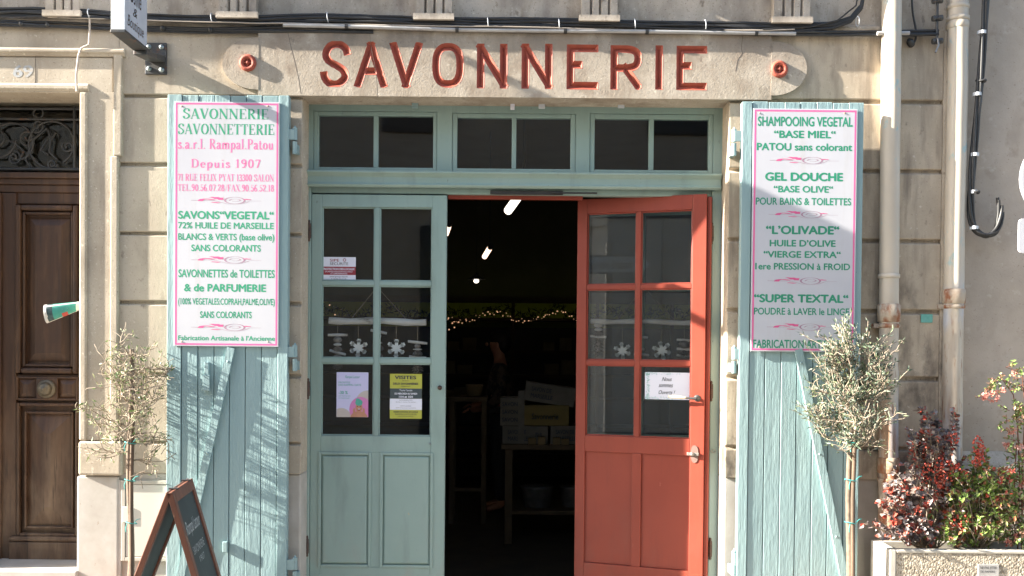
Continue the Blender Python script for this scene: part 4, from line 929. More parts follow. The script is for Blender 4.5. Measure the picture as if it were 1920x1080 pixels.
# ================================================================== CABLES AND PIPES
def wig(pts, Y, amp, n=6):
    out = []
    for i in range(len(pts)-1):
        for k in range(n):
            t = k/n; out.append((pts[i][0]+(pts[i+1][0]-pts[i][0])*t, pts[i][1]+(pts[i+1][1]-pts[i][1])*t))
    out.append(pts[-1])
    ph = random.uniform(0, 6); 
    return [P(x, y+amp*math.sin(x/70+ph)+random.uniform(-.35, .35), Y+.004*math.sin(x/90+ph*2)) for x, y in out]
up = [(-60, 23), (60, 23), (160, 27), (230, 32), (330, 35), (480, 38), (600, 35), (750, 37), (900, 42), (1100, 44), (1300, 48), (1480, 53), (1560, 50), (1595, 38), (1615, 14), (1626, -40)]
cb = thing('cable_bundle', 'thick black cable bundle running along the wall and curving up beside the drainpipe', 'cable', tuple(P(900, 45, -.05)))
for dy, r_, a_ in ((-6, .0085, 1.5), (-1, .009, 1.8), (4, .008, 1.6), (-3, .006, 3), (2, .006, 2.6), (6, .005, 2)):
    obj('cable', MB().tube(wig([(x, y+dy) for x, y in up], -.026-random.uniform(0, .010), a_), r_, 6), 'black', cb)
obj('cable', MB().tube(wig([(90, 33), (230, 36), (480, 44), (760, 47), (1000, 52), (1250, 57), (1440, 58), (1490, 55)], -.04, .8), .0035, 5), 'tan', cb)
obj('cable', MB().tube(wig([(1430, 55), (1520, 50), (1570, 38), (1605, 10), (1612, -30)], -.042, .6), .004, 5), 'black', cb)
for px, py in ((398, 34), (615, 33), (915, 42), (1048, 45), (1190, 45), (1322, 47), (168, 26), (1608, 40)):
    p = P(px, py, -.03); obj('cable_tie', MB().torus(p, (1, 0, .1), .024, .0025, 16, 5), 'tie', cb)
cb = thing('cable_bundle', 'lower black cables clipped to the stone under the thick bundle', 'cable', tuple(P(300, 52, -.04)))
for dy, r_ in ((-3, .007), (2, .008), (5, .005)):
    obj('cable', MB().tube(wig([(x, y+dy) for x, y in ((-60, 40), (100, 46), (230, 52), (380, 56), (540, 55), (700, 57))], -.018, .8), r_, 6), 'black', cb)
for dy, r_ in ((-3, .008), (3, .008), (1, .006)):
    obj('cable', MB().tube(wig([(x, y+dy) for x, y in ((1440, 62), (1560, 63), (1650, 62), (1760, 61))], -.03, .6), r_, 6), 'black', cb)
for px, py in ((40, 45), (90, 47), (305, 53), (395, 56), (1540, 63)): obj('clip', MB().ball(P(px, py, -.022), .014, 8, 5), 'black', cb)
cd = thing('conduit_pipe', 'slim grey conduit running over the top of the lintel', 'conduit', tuple(P(1000, 56, -.04)))
obj('pipe', MB().tube([P(x, y, -.034) for x, y in ((531, 47), (700, 51), (860, 56), (1000, 57.5), (1200, 59), (1350, 61), (1492, 63))], .0095, 8), 'conduit', cd)
for px, py in ((650, 50), (857, 56), (1060, 58), (1213, 59.5), (1418, 62)): obj('clip', MB().tube([P(px-3, py, -.034), P(px+3, py, -.034)], .0135, 8), 'black', cd)
obj('pipe', MB().tube([P(1645, 62.5, -.05), P(1705, 62, -.05)], .0105, 8), 'conduit', cd)
o = obj('wall_cable', MB().tube(wig([(168, 30), (168, 60), (167, 84), (152, 91), (147, 105), (143, 140), (144, 172)], -.035, .3), .005, 6), 'tan')
tag(o, 'loose pale cable hanging over the stone head of the house door', 'cable')
# twisted drop cable on the right wall
dc = thing('drop_cable', 'twisted black cable hanging down the plaster wall and hooking up in a loop', 'cable', tuple(P(1850, 445, .0)))
base = [(1850, -30), (1845, 60), (1838, 150), (1829, 250), (1822, 330), (1820, 395), (1827, 428), (1848, 442), (1868, 432), (1876, 402), (1874, 370)]
bs = _spl(base, 7)
for k in range(4):
    pts = []
    for i, (x, y) in enumerate(bs):
        a_ = i*.13+k*math.pi/2; pts.append(P(x+4.2*math.cos(a_), y+(2 if i > 40 else 0)*math.sin(a_), -.03+.010*math.sin(a_)))
    obj('cable', MB().tube(pts[: len(pts)-k*2], .0085, 7), 'black', dc)
for px, py in ((1841, 61), (1832, 177), (1827, 290), (1824, 360), (1826, 427)): obj('clip', MB().tube([P(px, py-3, -.03), P(px, py+3, -.03)], .022, 10), 'tie', dc)
for px, py in ((1836, 151), (1824, 360)): obj('wall_hook', MB().tube([P(px-6, py, -.02), P(px+3, py, -.05), P(px+9, py-1, -.05)], .006, 6).ball(P(px+10, py, -.045), .011, 8, 6), 'black', dc)
# small fittings
ins = thing('insulator_rack', 'blackened iron rack of three insulators between the two drainpipes', 'wall fitting', tuple(P(1757, 50, -.03)))
obj('rod', MB().tube([P(1758, -40, -.03), P(1757, 40, -.03), P(1756, 82, -.035)], .007, 6), 'iron', ins)
for py in (2, 35, 78): obj('insulator', MB().lathe(P(1748, py, -.035), (1, 0, .1), [(0, .014), (.012, .016), (.016, .009), (.03, .009), (.034, .016), (.05, .015), (.052, 0)], 12), 'iron', ins)
obj('wire', MB().tube([P(1758, 72, -.05), P(1760, 85, -.05), P(1754, 98, -.055)], .005, 6), 'zinc', ins)
o = obj('thin_cable', MB().tube([P(x, y, -.02) for x, y in _spl([(1709, -30), (1711, 20), (1717, 55), (1716, 76), (1709, 84)], 5)], .005, 6), 'black'); tag(o, 'thin black cable hanging loose beside the left drainpipe', 'cable')
o = obj('cable_stub', MB().lathe(P(1709, 84, -.0), (-.55, -.7, .3), [(0, .017), (.03, .017), (.034, .011), (.045, .010)], 12), 'black'); tag(o, 'short black rubber stub sticking out of the stone between the drainpipes', 'wall fitting')

def pipe(label, top, mid, bot, r_, collars, Yp):
    t = thing('drainpipe', label, 'drainpipe', tuple(P(bot[0], 1150, -.085)), 'drainpipes')
    pts = _spl([(top[0], -60), (top[0]-.5, 60), (top[0]-2, 200), (mid[0], 500), ((mid[0]+bot[0])/2, 760), (bot[0], 1190)], 6)
    path = [P(x, y, Yp) for x, y in pts]
    path = [p+Vector((random.uniform(-.0012, .0012), 0, 0)) for p in path]
    obj('pipe', MB().tube(path, r_, 24), 'pipe', t)
    for py, h, rr, mm, nm in collars:
        f = (py-top[1])/(1080-top[1]); px = top[0]+(bot[0]-top[0])*min(1, max(0, f))
        # follow the pipe axis
        best = min(path, key=lambda p: abs(p.z-P(px, py, Yp).z)); z_ = P(px, py, Yp).z
        hh = h/370/2
        if nm == 'ring': prof = [(-hh, r_*1.0), (-hh*.7, r_*rr), (hh*.7, r_*rr), (hh, r_*1.0)]
        else: prof = [(-hh, r_*1.0), (-hh+.004, r_*rr), (hh-.006, r_*rr*1.01), (hh, r_*1.02)]
        q = MB().lathe((best.x, Yp, z_), (0, 0, 1), prof, 24)
        if nm == 'strap': q.box(best.x-r_*1.6, best.x-r_*.9, Yp-.006, -.0, z_-hh, z_+hh)
        obj(nm, q, mm, t)
    return t
pipe('cream drainpipe between the green shutter and the second pipe, rusty low down', (1672, 0), (1667, 500), (1664.5, 1080), .0475,
     [(518, 9, 1.12, 'pipe', 'ring'), (587, 34, 1.16, 'rust', 'collar'), (611, 8, 1.14, 'rust', 'strap'), (872, 30, 1.12, 'rust', 'collar'), (1000, 240, 1.05, 'rust', 'sleeve'), (899, 8, 1.13, 'rust', 'ring')], -.038)
pipe('cream drainpipe farther right, at the joint with the plaster wall', (1796.5, 0), (1788.5, 500), (1782, 1080), .0495,
     [(14, 8, 1.1, 'pipe', 'ring'), (36, 9, 1.12, 'pipe', 'ring'), (48, 14, 1.07, 'pipe', 'collar'), (556, 28, 1.12, 'rust', 'collar'), (575, 8, 1.12, 'rust', 'strap')], -.006)
o = obj('wall_plate', MB().pbox(1727, 589, 1749, 605, -.006, .001), 'tealplate', None, .002); tag(o, 'small turquoise plate fixed to the stone between the drainpipes', 'plate')

# ================================================================== NEIGHBOUR WALL
N = thing('plastered_house', 'grey beige plastered wall of the neighbouring house on the right', 'building', (3.6, .1, 0))
obj('wall', MB().box(xs1+.002, 9, .03, .5, 0, ZTOP), 'plaster', N)
obj('plinth', MB().extx([(.0295, 0), (-.04, 0), (-.04, Z(872)), (.0295, Z(838))], xs1+.06, 9), 'upper_stone', N, .006)

# ================================================================== METER BOX
mbx = thing('meter_box', 'cream metal meter cupboard set into the wall behind the chalkboard', 'cupboard', tuple(P(270, 1052, -.0)))
x0, x1, z0, z1 = R(226, 901, 322, 1053, -.01); q = MB()
q.box(x0, x0+.022, -.006, .03, z0, z1); q.box(x1-.022, x1, -.006, .03, z0, z1); q.box(x0+.022, x1-.022, -.006, .03, z0, z0+.02); q.box(x0+.022, x1-.022, -.006, .03, z1-.02, z1)
obj('frame', q, 'creamd', mbx, .003)
obj('door', MB().box(x0+.024, x1-.024, -.003, .03, z0+.022, z1-.022), 'cream', mbx, .003)
q = MB().pbox(229, 950, 245, 980, -.009, -.003); obj('latch', q, 'cream', mbx, .003)
q = MB().box(x0-.02, x0-.0005, -.002, .03, z0-.2, z1); obj('post', q, 'plinth', mbx, .003)

# ================================================================== NEWSPAPER ROLL IN THE DOOR JAMB
nr = thing('newspaper', 'rolled printed newspaper stuck through the jamb of the dark wooden door', 'newspaper', tuple(P(120, 590, .1)))
pa, pb = P(160, 571, .06), P(86, 589, .02)
q = MB(); n_ = 24; ax = (pb-pa).normalized(); a_ = ax.cross(Vector((0, 1, 0))).normalized(); b_ = Vector((0, 1, 0))
for j in range(3): pass
rows = []
for i in range(15):
    t = i/14; c_ = pa.lerp(pb, t); r_ = .017+.030*t
    rows.append([c_+a_*math.cos(an)*r_+b_*math.sin(an)*r_*.55+ax*(.006*math.cos(an)) for an in [2*math.pi*k/n_ for k in range(n_)]])
for i in range(14):
    for k in range(n_):
        an = k/n_; q.m = 0
        if 3 <= i <= 10 and .08 < an < .92 : q.m = 1
        if 10 < i < 13 and .05 < an < .92: q.m = 2
        if 6 <= i <= 7 and an > .8: q.m = 3
        if an > .55 and an < .62: q.m = 0
        q.add([rows[i][k], rows[i][(k+1) % n_], rows[i+1][(k+1) % n_], rows[i+1][k]], [(0, 1, 2, 3)], True)
q.m = 0; q.tube([rows[14][0].lerp(rows[14][12], .5), rows[14][0].lerp(rows[14][12], .5)-ax*.01], .03, 16)
obj('paper_roll', q, ['mag', 'magg', 'magd', 'magr'], nr)

# ================================================================== CHALKBOARD
def aboard():
    pn, pf = P(317, 923, -.86), P(356, 896, -.42)
    zt = (pn.z+pf.z)/2; pn.z = pf.z = zt
    t = thing('chalkboard', 'folding black chalkboard with a reddish wood frame before the left shutter', 'chalkboard', (pn.x, (pn.y+pf.y)/2, 0))
    ax = (pf-pn).normalized(); W_ = (pf-pn).length; perp = Vector((ax.y, -ax.x, 0)); 
    if perp.x < 0: perp = -perp
    for sgn, spread in ((-1, .345), (1, .27)):
        top = pn+perp*(.012*sgn)
        dn = (Vector((0, 0, -zt))+perp*(spread*sgn)).normalized(); Lg = Vector((spread, zt, 0)).length
        nrm = ax.cross(dn).normalized()
        if nrm.dot(perp)*sgn < 0: nrm = -nrm
        # local frame: x along axis, y inward (away from outer face), z down the board
        xf = Matrix(((ax.x, -nrm.x, dn.x, top.x), (ax.y, -nrm.y, dn.y, top.y), (ax.z, -nrm.z, dn.z, top.z), (0, 0, 0, 1)))
        f = MB(xf); wd = .042; th = .024
        f.box(0, wd, 0, th, 0, Lg); f.box(W_-wd, W_, 0, th, 0, Lg); f.box(wd, W_-wd, 0, th, 0, wd*1.2); f.box(wd, W_-wd, 0, th, Lg-.2, Lg-.15)
        fo = obj('frame', f, 'redwood', t, .003)
        obj('board', MB(xf).box(wd-.004, W_-wd+.004, .008, .015, wd*1.2-.004, Lg-.196), 'slate', t)
        if sgn > 0:
            def ct(body, u0, u1, v0, v1, bold, shear=0):
                vs, fs = font_mesh(body, bold, shear); xs = [v[0] for v in vs]; ys = [v[1] for v in vs]
                q = MB(xf).add([(W_*(u0+(v[0]-min(xs))/(max(xs)-min(xs))*(u1-u0)), .0072, v1-(v[1]-min(ys))/(max(ys)-min(ys))*(v1-v0)) for v in vs], fs)
                obj('text_line', q, 'chalk', t)
            ct('Rampal Latour', .18, .86, .15, .225, .0, .5); ct('SAVONNERIE', .22, .76, .262, .298, .01); ct('1907', .38, .62, .318, .345, .01)
            q = MB(xf)
            for k in range(16):
                u, v = random.uniform(.2, .8)*W_, random.uniform(.42, .62)
                q.tube([(u, .0075, v), (u+random.uniform(-.02, .02), .0075, v+random.uniform(.01, .04)), (u+random.uniform(-.03, .03), .0075, v+random.uniform(.03, .06))], .0012, 4)
            obj('chalk_drawing', q, 'chalk', t)
    q = MB()
    for f in (.2, .8):
        c = pn+ax*(W_*f); q.tube([c-perp*.02+Vector((0, 0, .002)), c+perp*.02+Vector((0, 0, .002))], .005, 6)
    obj('hinge', q, 'iron', t)
aboard()

# ================================================================== OLIVE TREES
def leafq(mb, p, d, L_, w_, up=None):
    d = d.normalized(); u = up or Vector((random.gauss(0, 1), random.gauss(0, 1), random.gauss(0, 1)))
    s_ = d.cross(u)
    if s_.length < 1e-4: s_ = d.orthogonal()
    s_.normalize(); n_ = s_.cross(d)*(w_*.25)
    m_ = p+d*(L_*.5)
    vs = [p, p+d*(L_*.3)+s_*w_*.42+n_, m_+s_*w_*.5+n_, p+d*L_, m_-s_*w_*.5+n_, p+d*(L_*.3)-s_*w_*.42+n_, m_]
    mb.add(vs, [(0, 6, 2, 1), (6, 3, 2), (0, 5, 4, 6), (6, 4, 3)])
def rv(s_=1): return Vector((random.gauss(0, s_), random.gauss(0, s_), random.gauss(0, s_)))
def olive(label, px, pytop, pybot, Y, cz0, cz1, rx, ry, nb, leaf_n, lm, L_, upw, twl, seed, leafless=0, shoots=0):
    random.seed(seed)
    base = P(px, pybot, Y); base.z = 0; topp = P(px+3, pytop, Y)
    t = thing('olive_tree', label, 'tree', (base.x, Y, 0), 'potted olive trees')
    trunk = [Vector((base.x+(topp.x-base.x)*f+.006*math.sin(f*9), Y+.005*math.sin(f*7), .3+(topp.z-.3)*f)) for f in np.linspace(0, 1, 16)]
    obj('trunk', MB().tube(trunk, [.0165-.006*f for f in np.linspace(0, 1, 16)], 9), 'trunk', t)
    st_ = [Vector((v.x+.016, v.y-.014, v.z)) for v in trunk]
    obj('stake', MB().tube([st_[0], st_[7], st_[11]], .0105, 8), 'stake', t)
    tw = MB()
    for py in (pybot-250, pybot-180, pybot-100):
        z_ = P(px, py, Y).z; c_ = min(trunk, key=lambda v: abs(v.z-z_)); c_ = Vector((c_.x+.006, c_.y-.004, z_))
        tw.torus(c_, (.2, .1, 1), .026, .0022, 14, 5); tw.tube([c_+Vector((.02, -.02, .004)), c_+Vector((.036, -.02, .02)), c_+Vector((.05, -.015, .022))], .0018, 5); tw.tube([c_+Vector((-.01, -.03, 0)), c_+Vector((-.016, -.032, -.02)), c_+Vector((-.014, -.03, -.04))], .0018, 5)
    obj('twine', tw, 'tietwine', t)
    br = MB(); lv = MB()
    zc0, zc1 = P(px, cz1, Y).z, P(px, cz0, Y).z; zm, hz = (zc0+zc1)/2, (zc1-zc0)/2
    tx = topp.x
    def inside(p): return ((p.x-tx)/rx)**2+((p.y-Y)/ry)**2+((p.z-zm)/hz)**2 < 1
    def twig(p, d, ln, r_, depth):
        pts = [p]; n_ = 5 if depth else 7
        for i in range(n_):
            d = (d+rv(.28)+Vector((0, 0, upw*.12))).normalized(); p = p+d*(ln/n_)
            if p.y > -.03: p.y = -.03-random.uniform(0, .01); d.y = -abs(d.y)
            pts.append(p)
            if not inside(p) and i > 1: break
        br.tube(pts, [max(.0016, r_*(1-.7*i/len(pts))) for i in range(len(pts))], 4, False)
        if depth < 2:
            for i in range(1, len(pts)):
                for _ in range(2 if depth == 0 else 1):
                    if random.random() < .85:
                        dd = (pts[i]-pts[i-1]).normalized()*.5+rv(.6)+Vector((0, 0, upw*.5)); twig(pts[i], dd.normalized(), ln*random.uniform(.4, .7), r_*.5, depth+1)
        if depth >= 1:
            for i in range(1, len(pts)):
                for _ in range(leaf_n):
                    if random.random() < leafless: continue
                    dd = (pts[i]-pts[i-1]).normalized()*.7+rv(.55)
                    leafq(lv, pts[i]+rv(.004), dd, L_*random.uniform(.6, 1.15), L_*.24*random.uniform(.8, 1.25))
    for i in range(nb):
        f = i/max(1, nb-1); z_ = zc0+.04+(min(zc1, topp.z)-zc0-.06)*f; c_ = min(trunk, key=lambda v: abs(v.z-z_)); c_ = Vector((c_.x, c_.y, z_))
        an = i*2.4+random.uniform(-.4, .4)
        d = Vector((math.cos(an), math.sin(an)*.9, random.uniform(-.1, .5)*(1+upw)))
        twig(c_, d.normalized(), twl*random.uniform(.75, 1.1), .0048, 0)
    for _ in range(shoots):
        a_ = random.uniform(0, 6.283); q_ = random.uniform(.2, .85); p_ = Vector((tx+rx*q_*math.cos(a_), Y+ry*q_*math.sin(a_)*.8, zm+hz*random.uniform(-.7, .62))); d = Vector((random.gauss(0, .2)+.75*q_*math.cos(a_), random.gauss(0, .2)+.5*q_*math.sin(a_), 1)).normalized(); pts = [p_]
        if p_.y > -.05: p_.y = -.05
        ln = random.uniform(.09, .2)
        for i in range(7):
            d = (d+rv(.12)).normalized(); p_ = p_+d*ln/7; pts.append(p_)
            for s_ in (1, -1):
                if random.random() > leafless*.7: leafq(lv, p_, d*.8+d.cross(rv()).normalized()*.6*s_, L_*random.uniform(.6, 1.05), L_*.22)
        br.tube(pts, [.0022]*4+[.0014]*4, 4, False)
    c = obj('branches', br, 'bark', t); obj('foliage', lv, lm, t)
    obj('pot', MB().lathe((base.x, Y, 0), (0, 0, 1), [(0, .10), (.02, .11), (.26, .145), (.27, .158), (.31, .16), (.312, .145), (.29, .14)], 24), 'terracotta', t)
olive('thin sparse olive tree on a stake against the stone pier', 243, 655, 1080, -.165, 648, 880, .185, .15, 14, 1, 'olive_l', .034, .1, .27, 11, .74, 12)
olive('dense grey green olive tree in front of the right shutter', 1592, 690, 1080, -.30, 604, 862, .178, .15, 13, 1, 'olive_r', .036, .55, .23, 5, .34, 74)

# ================================================================== PLANTER AND ITS SHRUBS
yPf, yPb = -.30, -.06
pzt = P(1669, 1030, yPf).z; pxl = P(1667, 1040, yPf).x; pxr = 3.3
pl = thing('planter', 'long concrete planter faced with washed gravel below the plaster wall', 'planter', ((pxl+pxr)/2, -.2, 0))
q = MB(); q.box(pxl, pxr, yPf, yPf+.035, .05, pzt); q.box(pxl, pxr, yPb-.035, yPb, .05, pzt); q.box(pxl, pxl+.04, yPf+.0355, yPb-.0355, .05, pzt); q.box(pxr-.04, pxr, yPf+.0355, yPb-.0355, .05, pzt)
q.box(pxl, pxl+.03, yPf-.012, yPf-.0005, .05, pzt+.001); q.box(pxl+.0305, pxr, yPf-.012, yPf-.0005, pzt-.016, pzt+.001); q.box(pxl+.05, pxr-.05, yPf+.03, yPb-.03, .05, .12)
obj('trough', q, 'concrete', pl, .005)
obj('gravel_facing', MB().box(pxl+.0305, pxr, yPf-.008, yPf-.0005, .06, pzt-.0165), 'aggregate', pl)
obj('soil', MB().box(pxl+.041, pxr-.041, yPf+.0355, yPb-.0355, .13, pzt-.035), 'soil', pl)
pq = obj('plaque', MB().pbox(1834, 1058, 1873, 1100, yPf-.013, yPf-.0082), 'plaqueg', pl, .001)
text('NE PAS JETER', 1838, 1869, 1062, 1067, yPf-.0135, 'darkink', pq, .01); text('DE PAPIERS', 1838, 1866, 1070, 1074, yPf-.0135, 'darkink', pq, .01)

def shrub_stems(mb, root, tips, r0=.004):
    for tp in tips:
        m_ = root.lerp(tp, .5)+rv(.02); mb.tube([root+rv(.012)*0+Vector((random.uniform(-.03, .03), random.uniform(-.02, .02), 0)), m_, tp], [r0, r0*.7, r0*.35], 5, False)
zs0 = pzt-.04
def spray(mb, p, d, ln, n_, L_, W_, stem=None, pair=True):
    d = d.normalized(); pts = [p]
    for i in range(n_):
        d = (d+rv(.12)).normalized(); p = p+d*(ln/n_); pts.append(p)
        for s_ in (1, -1):
            sd = d.cross(rv()).normalized(); leafq(mb, p, d*.45+sd*s_, L_*random.uniform(.6, 1.15), W_*random.uniform(.8, 1.2), up=Vector((0, -.6, .8))+rv(.45))
    if stem is not None: stem.tube(pts, .0016, 4, False)
random.seed(21)
# dark purple shrub
t = thing('purple_shrub', 'dark purple leaved shrub with scattered red leaves at the left of the planter', 'shrub', tuple(P(1730, 1025, -.18)), 'shrubs in the planter')
lv, sm = MB(), MB(); root = P(1745, 1030, -.18); root.z = zs0
tips = []
def blob(cx, cy, rx, ry, n_, dy=.09, Y=-.2):
    out = []
    for _ in range(n_):
        a_, r_ = random.uniform(0, 6.283), math.sqrt(random.random()); out.append(P(cx+rx*r_*math.cos(a_), cy+ry*r_*math.sin(a_), Y+random.uniform(-dy, dy)))
    return out
tips += blob(1725, 930, 66, 70, 105)+blob(1748, 840, 42, 50, 52)+blob(1752, 795, 36, 26, 12)+blob(1676, 955, 34, 48, 34, .05)+blob(1700, 990, 60, 26, 30, .06, -.26)+blob(1790, 910, 40, 60, 30)
tips += [P(1732, 762, -.2), P(1714, 800, -.22), P(1798, 776, -.17), P(1788, 770, -.2), P(1650, 932, -.22), P(1622, 980, -.24), P(1660, 910, -.22)]
for tp in tips:
    d = tp-root; st0 = tp-d.normalized()*random.uniform(.06, .11)+rv(.012); spray(lv, st0, tp-st0, (tp-st0).length, 5, .032, .024, sm)
shrub_stems(sm, root, [t_ for i, t_ in enumerate(tips) if i % 3 == 0 or i > len(tips)-8])
obj('stems', sm, 'bark', t); obj('foliage', lv, 'purple', t)
# nandina: green mass with red leaves and berry clusters
t = thing('berry_shrub', 'green shrub with scarlet berry clusters in the middle of the planter', 'shrub', tuple(P(1830, 1025, -.18)), 'shrubs in the planter')
lv, sm, rl = MB(), MB(), MB(); root = P(1830, 1030, -.17); root.z = zs0
tips = blob(1840, 950, 66, 62, 210)+blob(1805, 905, 34, 32, 46)+blob(1865, 910, 44, 30, 52)+blob(1836, 860, 14, 25, 12, .04)+blob(1780, 985, 46, 32, 44)
for tp in tips:
    d = tp-root; st0 = tp-(d.normalized()*.5+rv(.45)).normalized()*.06; spray(lv, st0, tp-st0, .08, 5, .030, .014, sm)
for tp in blob(1870, 905, 54, 40, 22, .1, -.22)+blob(1760, 900, 40, 40, 16)+blob(1800, 985, 40, 24, 10, .06, -.26): spray(rl, tp, rv(), .05, 3, .026, .012, sm)
shrub_stems(sm, root, tips[::6])
BC = []
def berries(cx, cy, rx, ry, n_, Y=-.27):
    be = MB(); BC.append(be)
    for p in blob(cx, cy, rx, ry, n_, .02, Y): be.ball(p, random.uniform(.0045, .0062), 7, 5)
berries(1764, 882, 38, 24, 78); berries(1836, 838, 12, 22, 44); berries(1838, 855, 8, 18, 20); berries(1835, 865, 12, 10, 24); berries(1800, 978, 20, 12, 45); berries(1790, 822, 9, 10, 16); berries(1735, 895, 14, 12, 20); berries(1780, 872, 18, 10, 30); berries(1860, 930, 14, 10, 14)
obj('stems', sm, 'bark', t); obj('foliage', lv, 'greenleaf', t); obj('red_leaves', rl, 'redleaf', t); [obj('berry_cluster', be, 'berry', t) for be in BC]
# abelia with arching stem on the right
t = thing('flowering_shrub', 'tall arching shrub with pale pink flower heads at the right end of the planter', 'shrub', tuple(P(1900, 1025, -.18)), 'shrubs in the planter')
lv, sm, fl = MB(), MB(), MB(); root = P(1908, 1030, -.18); root.z = zs0
arch = [root]+[P(x, y, -.19) for x, y in ((1912, 900), (1908, 800), (1900, 740), (1880, 712), (1862, 716), (1848, 738))]
sm.tube(_v := [Vector(p) for p in arch], [.004, .0035, .003, .0026, .0022, .0018, .0014], 5, False)
sm.tube([root+Vector((.02, 0, 0)), P(1918, 860, -.2), P(1922, 760, -.2), P(1916, 700, -.19), P(1885, 688, -.19)], [.004, .003, .0026, .002, .0012], 5, False)
for x in (1904, 1918, 1925): sm.tube([P(x, 1020, -.18), P(x-3, 930, -.2), P(x+2, 830, -.2)], .003, 5, False)
def along(pts, n_, sp):
    for _ in range(n_):
        i = random.randrange(len(pts)-1); p = pts[i].lerp(pts[i+1], random.random()); spray(lv, p, rv()+Vector((0, -.2, .1)), sp, 3, .02, .011, sm)
along(arch[2:], 34, .045); along([P(1918, 800, -.2), P(1922, 760, -.2), P(1916, 700, -.19), P(1885, 688, -.19)], 16, .04)
for tp in blob(1908, 965, 36, 62, 120)+blob(1908, 790, 22, 40, 26)+blob(1915, 870, 20, 40, 24): spray(lv, tp, rv(), .05, 4, .023, .013, sm)
def flowers(cx, cy, rx, ry, n_):
    for p in blob(cx, cy, rx, ry, n_, .02, -.24):
        for k in range(4): leafq(fl, p, rv(), .013, .009)
for a_ in ((1860, 742, 16, 12, 22), (1880, 730, 6, 5, 8), (1896, 808, 9, 8, 14), (1888, 834, 7, 6, 10), (1912, 836, 7, 7, 10), (1893, 968, 8, 8, 14), (1902, 1008, 10, 8, 10), (1890, 1018, 6, 6, 8), (1918, 905, 8, 10, 12), (1846, 745, 6, 6, 8), (1900, 700, 5, 4, 5), (1895, 940, 6, 6, 8)): flowers(*a_)
obj('stems', sm, 'redwood', t); obj('foliage', lv, 'abelia', t); obj('flower_heads', fl, 'abeliafl', t)

# ================================================================== ROAD SIGN AT THE RIGHT EDGE
ys_ = -.55
rsn = thing('road_sign', 'white edge of a round road sign with a plate under it', 'road sign', (P(1990, 600, ys_).x, ys_, 0))
c = P(1995, 335, ys_); r_ = c.x-P(1913.5, 335, ys_).x
obj('disc', MB().lathe(c, (0, 1, 0), [(0, r_-.004), (.004, r_), (.014, r_), (.018, r_-.006)], 48), 'sign', rsn)
x0, x1, z0, z1 = R(1911, 410, 2079, 475, ys_); q = MB(); rr = .02; pts = []
for cx, cz, a0 in ((x1-rr, z1-rr, 0), (x0+rr, z1-rr, 90), (x0+rr, z0+rr, 180), (x1-rr, z0+rr, 270)):
    pts += [(cx+rr*math.cos(rad(a0+k*18)), cz+rr*math.sin(rad(a0+k*18))) for k in range(6)]
obj('plate', q.prism(pts, ys_, ys_+.012), 'sign', rsn, .002)
obj('post', MB().tube([(c.x, ys_+.045, 0), (c.x, ys_+.045, c.z+.3)], .03, 16), 'zinc', rsn)

# ================================================================== NOTICES ON THE GLASS
yN_ = .184                                    # just in front of the left leaf panes
st_ = thing('security_sticker', 'white and crimson alarm notice in the upper left door pane', 'sticker', tuple(P(635, 526, yN_)))
obj('sheet', MB().pbox(604, 482, 667, 526, yN_, yN_+.001), 'paper', st_); obj('band', MB().pbox(604, 500, 667, 515.5, yN_-.0004, yN_-.0001), 'crimson', st_)
Yt = yN_-.0009
text('SIPE', 618.5, 636, 485.5, 490.5, Yt, 'crimson', st_, .01); text('SECURITE', 618.5, 653, 492, 497, Yt, 'darkink', st_, .0); text('PROTECTION DES LOCAUX', 606, 665, 502.5, 506.5, Yt, 'paper', st_, .03)
text('(ALARME/VIDEOSURVEILLANCE', 609.5, 661, 508, 510.5, Yt, 'paper', st_, .01); text('ET GARDIENNAGE)', 620, 651, 511.5, 514.3, Yt, 'paper', st_, .01); text('www.groupe-sipe.fr', 618, 652, 517.5, 519.8, Yt, 'darkink', st_, .01); text('T. 04 90 53 63 18', 621, 649, 522, 524.6, Yt, 'darkink', st_, .01)
q = MB().torus(P(646, 487.5, Yt), (0, 1, 0), .007, .0015, 16, 5); obj('emblem', q, 'crimson', st_)
po = thing('promo_poster', 'pale lilac poster of a laughing woman in a green towel, taped in a door pane', 'poster', tuple(P(660, 782, yN_)))
obj('sheet', MB().pbox(631, 698, 690.5, 782, yN_, yN_+.001), 'lilac', po)
def disc(px, py, rx, ry, Y, m, name='printed_shape', a0=0, a1=360, clip=None):
    n_ = 28; pts = []
    for i in range(n_+1):
        a_ = rad(a0+(a1-a0)*i/n_); x, y = px+rx*math.cos(a_), py+ry*math.sin(a_)
        if clip: x = min(max(x, clip[0]), clip[2]); y = min(max(y, clip[1]), clip[3])
        v = P(x, y, Y); pts.append((v.x, v.z))
    return obj(name, MB().prism(list(reversed(pts)), Y, Y+.0003), m, po)
cl = (631, 698, 690.5, 782)
disc(640, 782, 18, 17, yN_-.0004, 'beigep', clip=cl); disc(690, 752, 22, 20, yN_-.0004, 'beigep', clip=cl); disc(676, 768, 21, 24, yN_-.0008, 'pinkp', clip=cl)
disc(673, 783, 16, 12, yN_-.0012, 'skin', clip=cl); disc(673, 764, 6.5, 9, yN_-.0016, 'skin'); disc(673, 755, 6.8, 6, yN_-.002, 'towel'); disc(671, 750, 4, 3, yN_-.0023, 'towel')
disc(673, 768, 2.6, 2, yN_-.002, 'crimson'); disc(673, 767, 2, .8, yN_-.0023, 'paper'); disc(670.5, 762, 1, .8, yN_-.002, 'darkink'); disc(675.5, 762, 1, .8, yN_-.002, 'darkink'); disc(664, 771, 2.2, 6, yN_-.002, 'skin'); disc(682, 771, 2.2, 6, yN_-.002, 'skin')
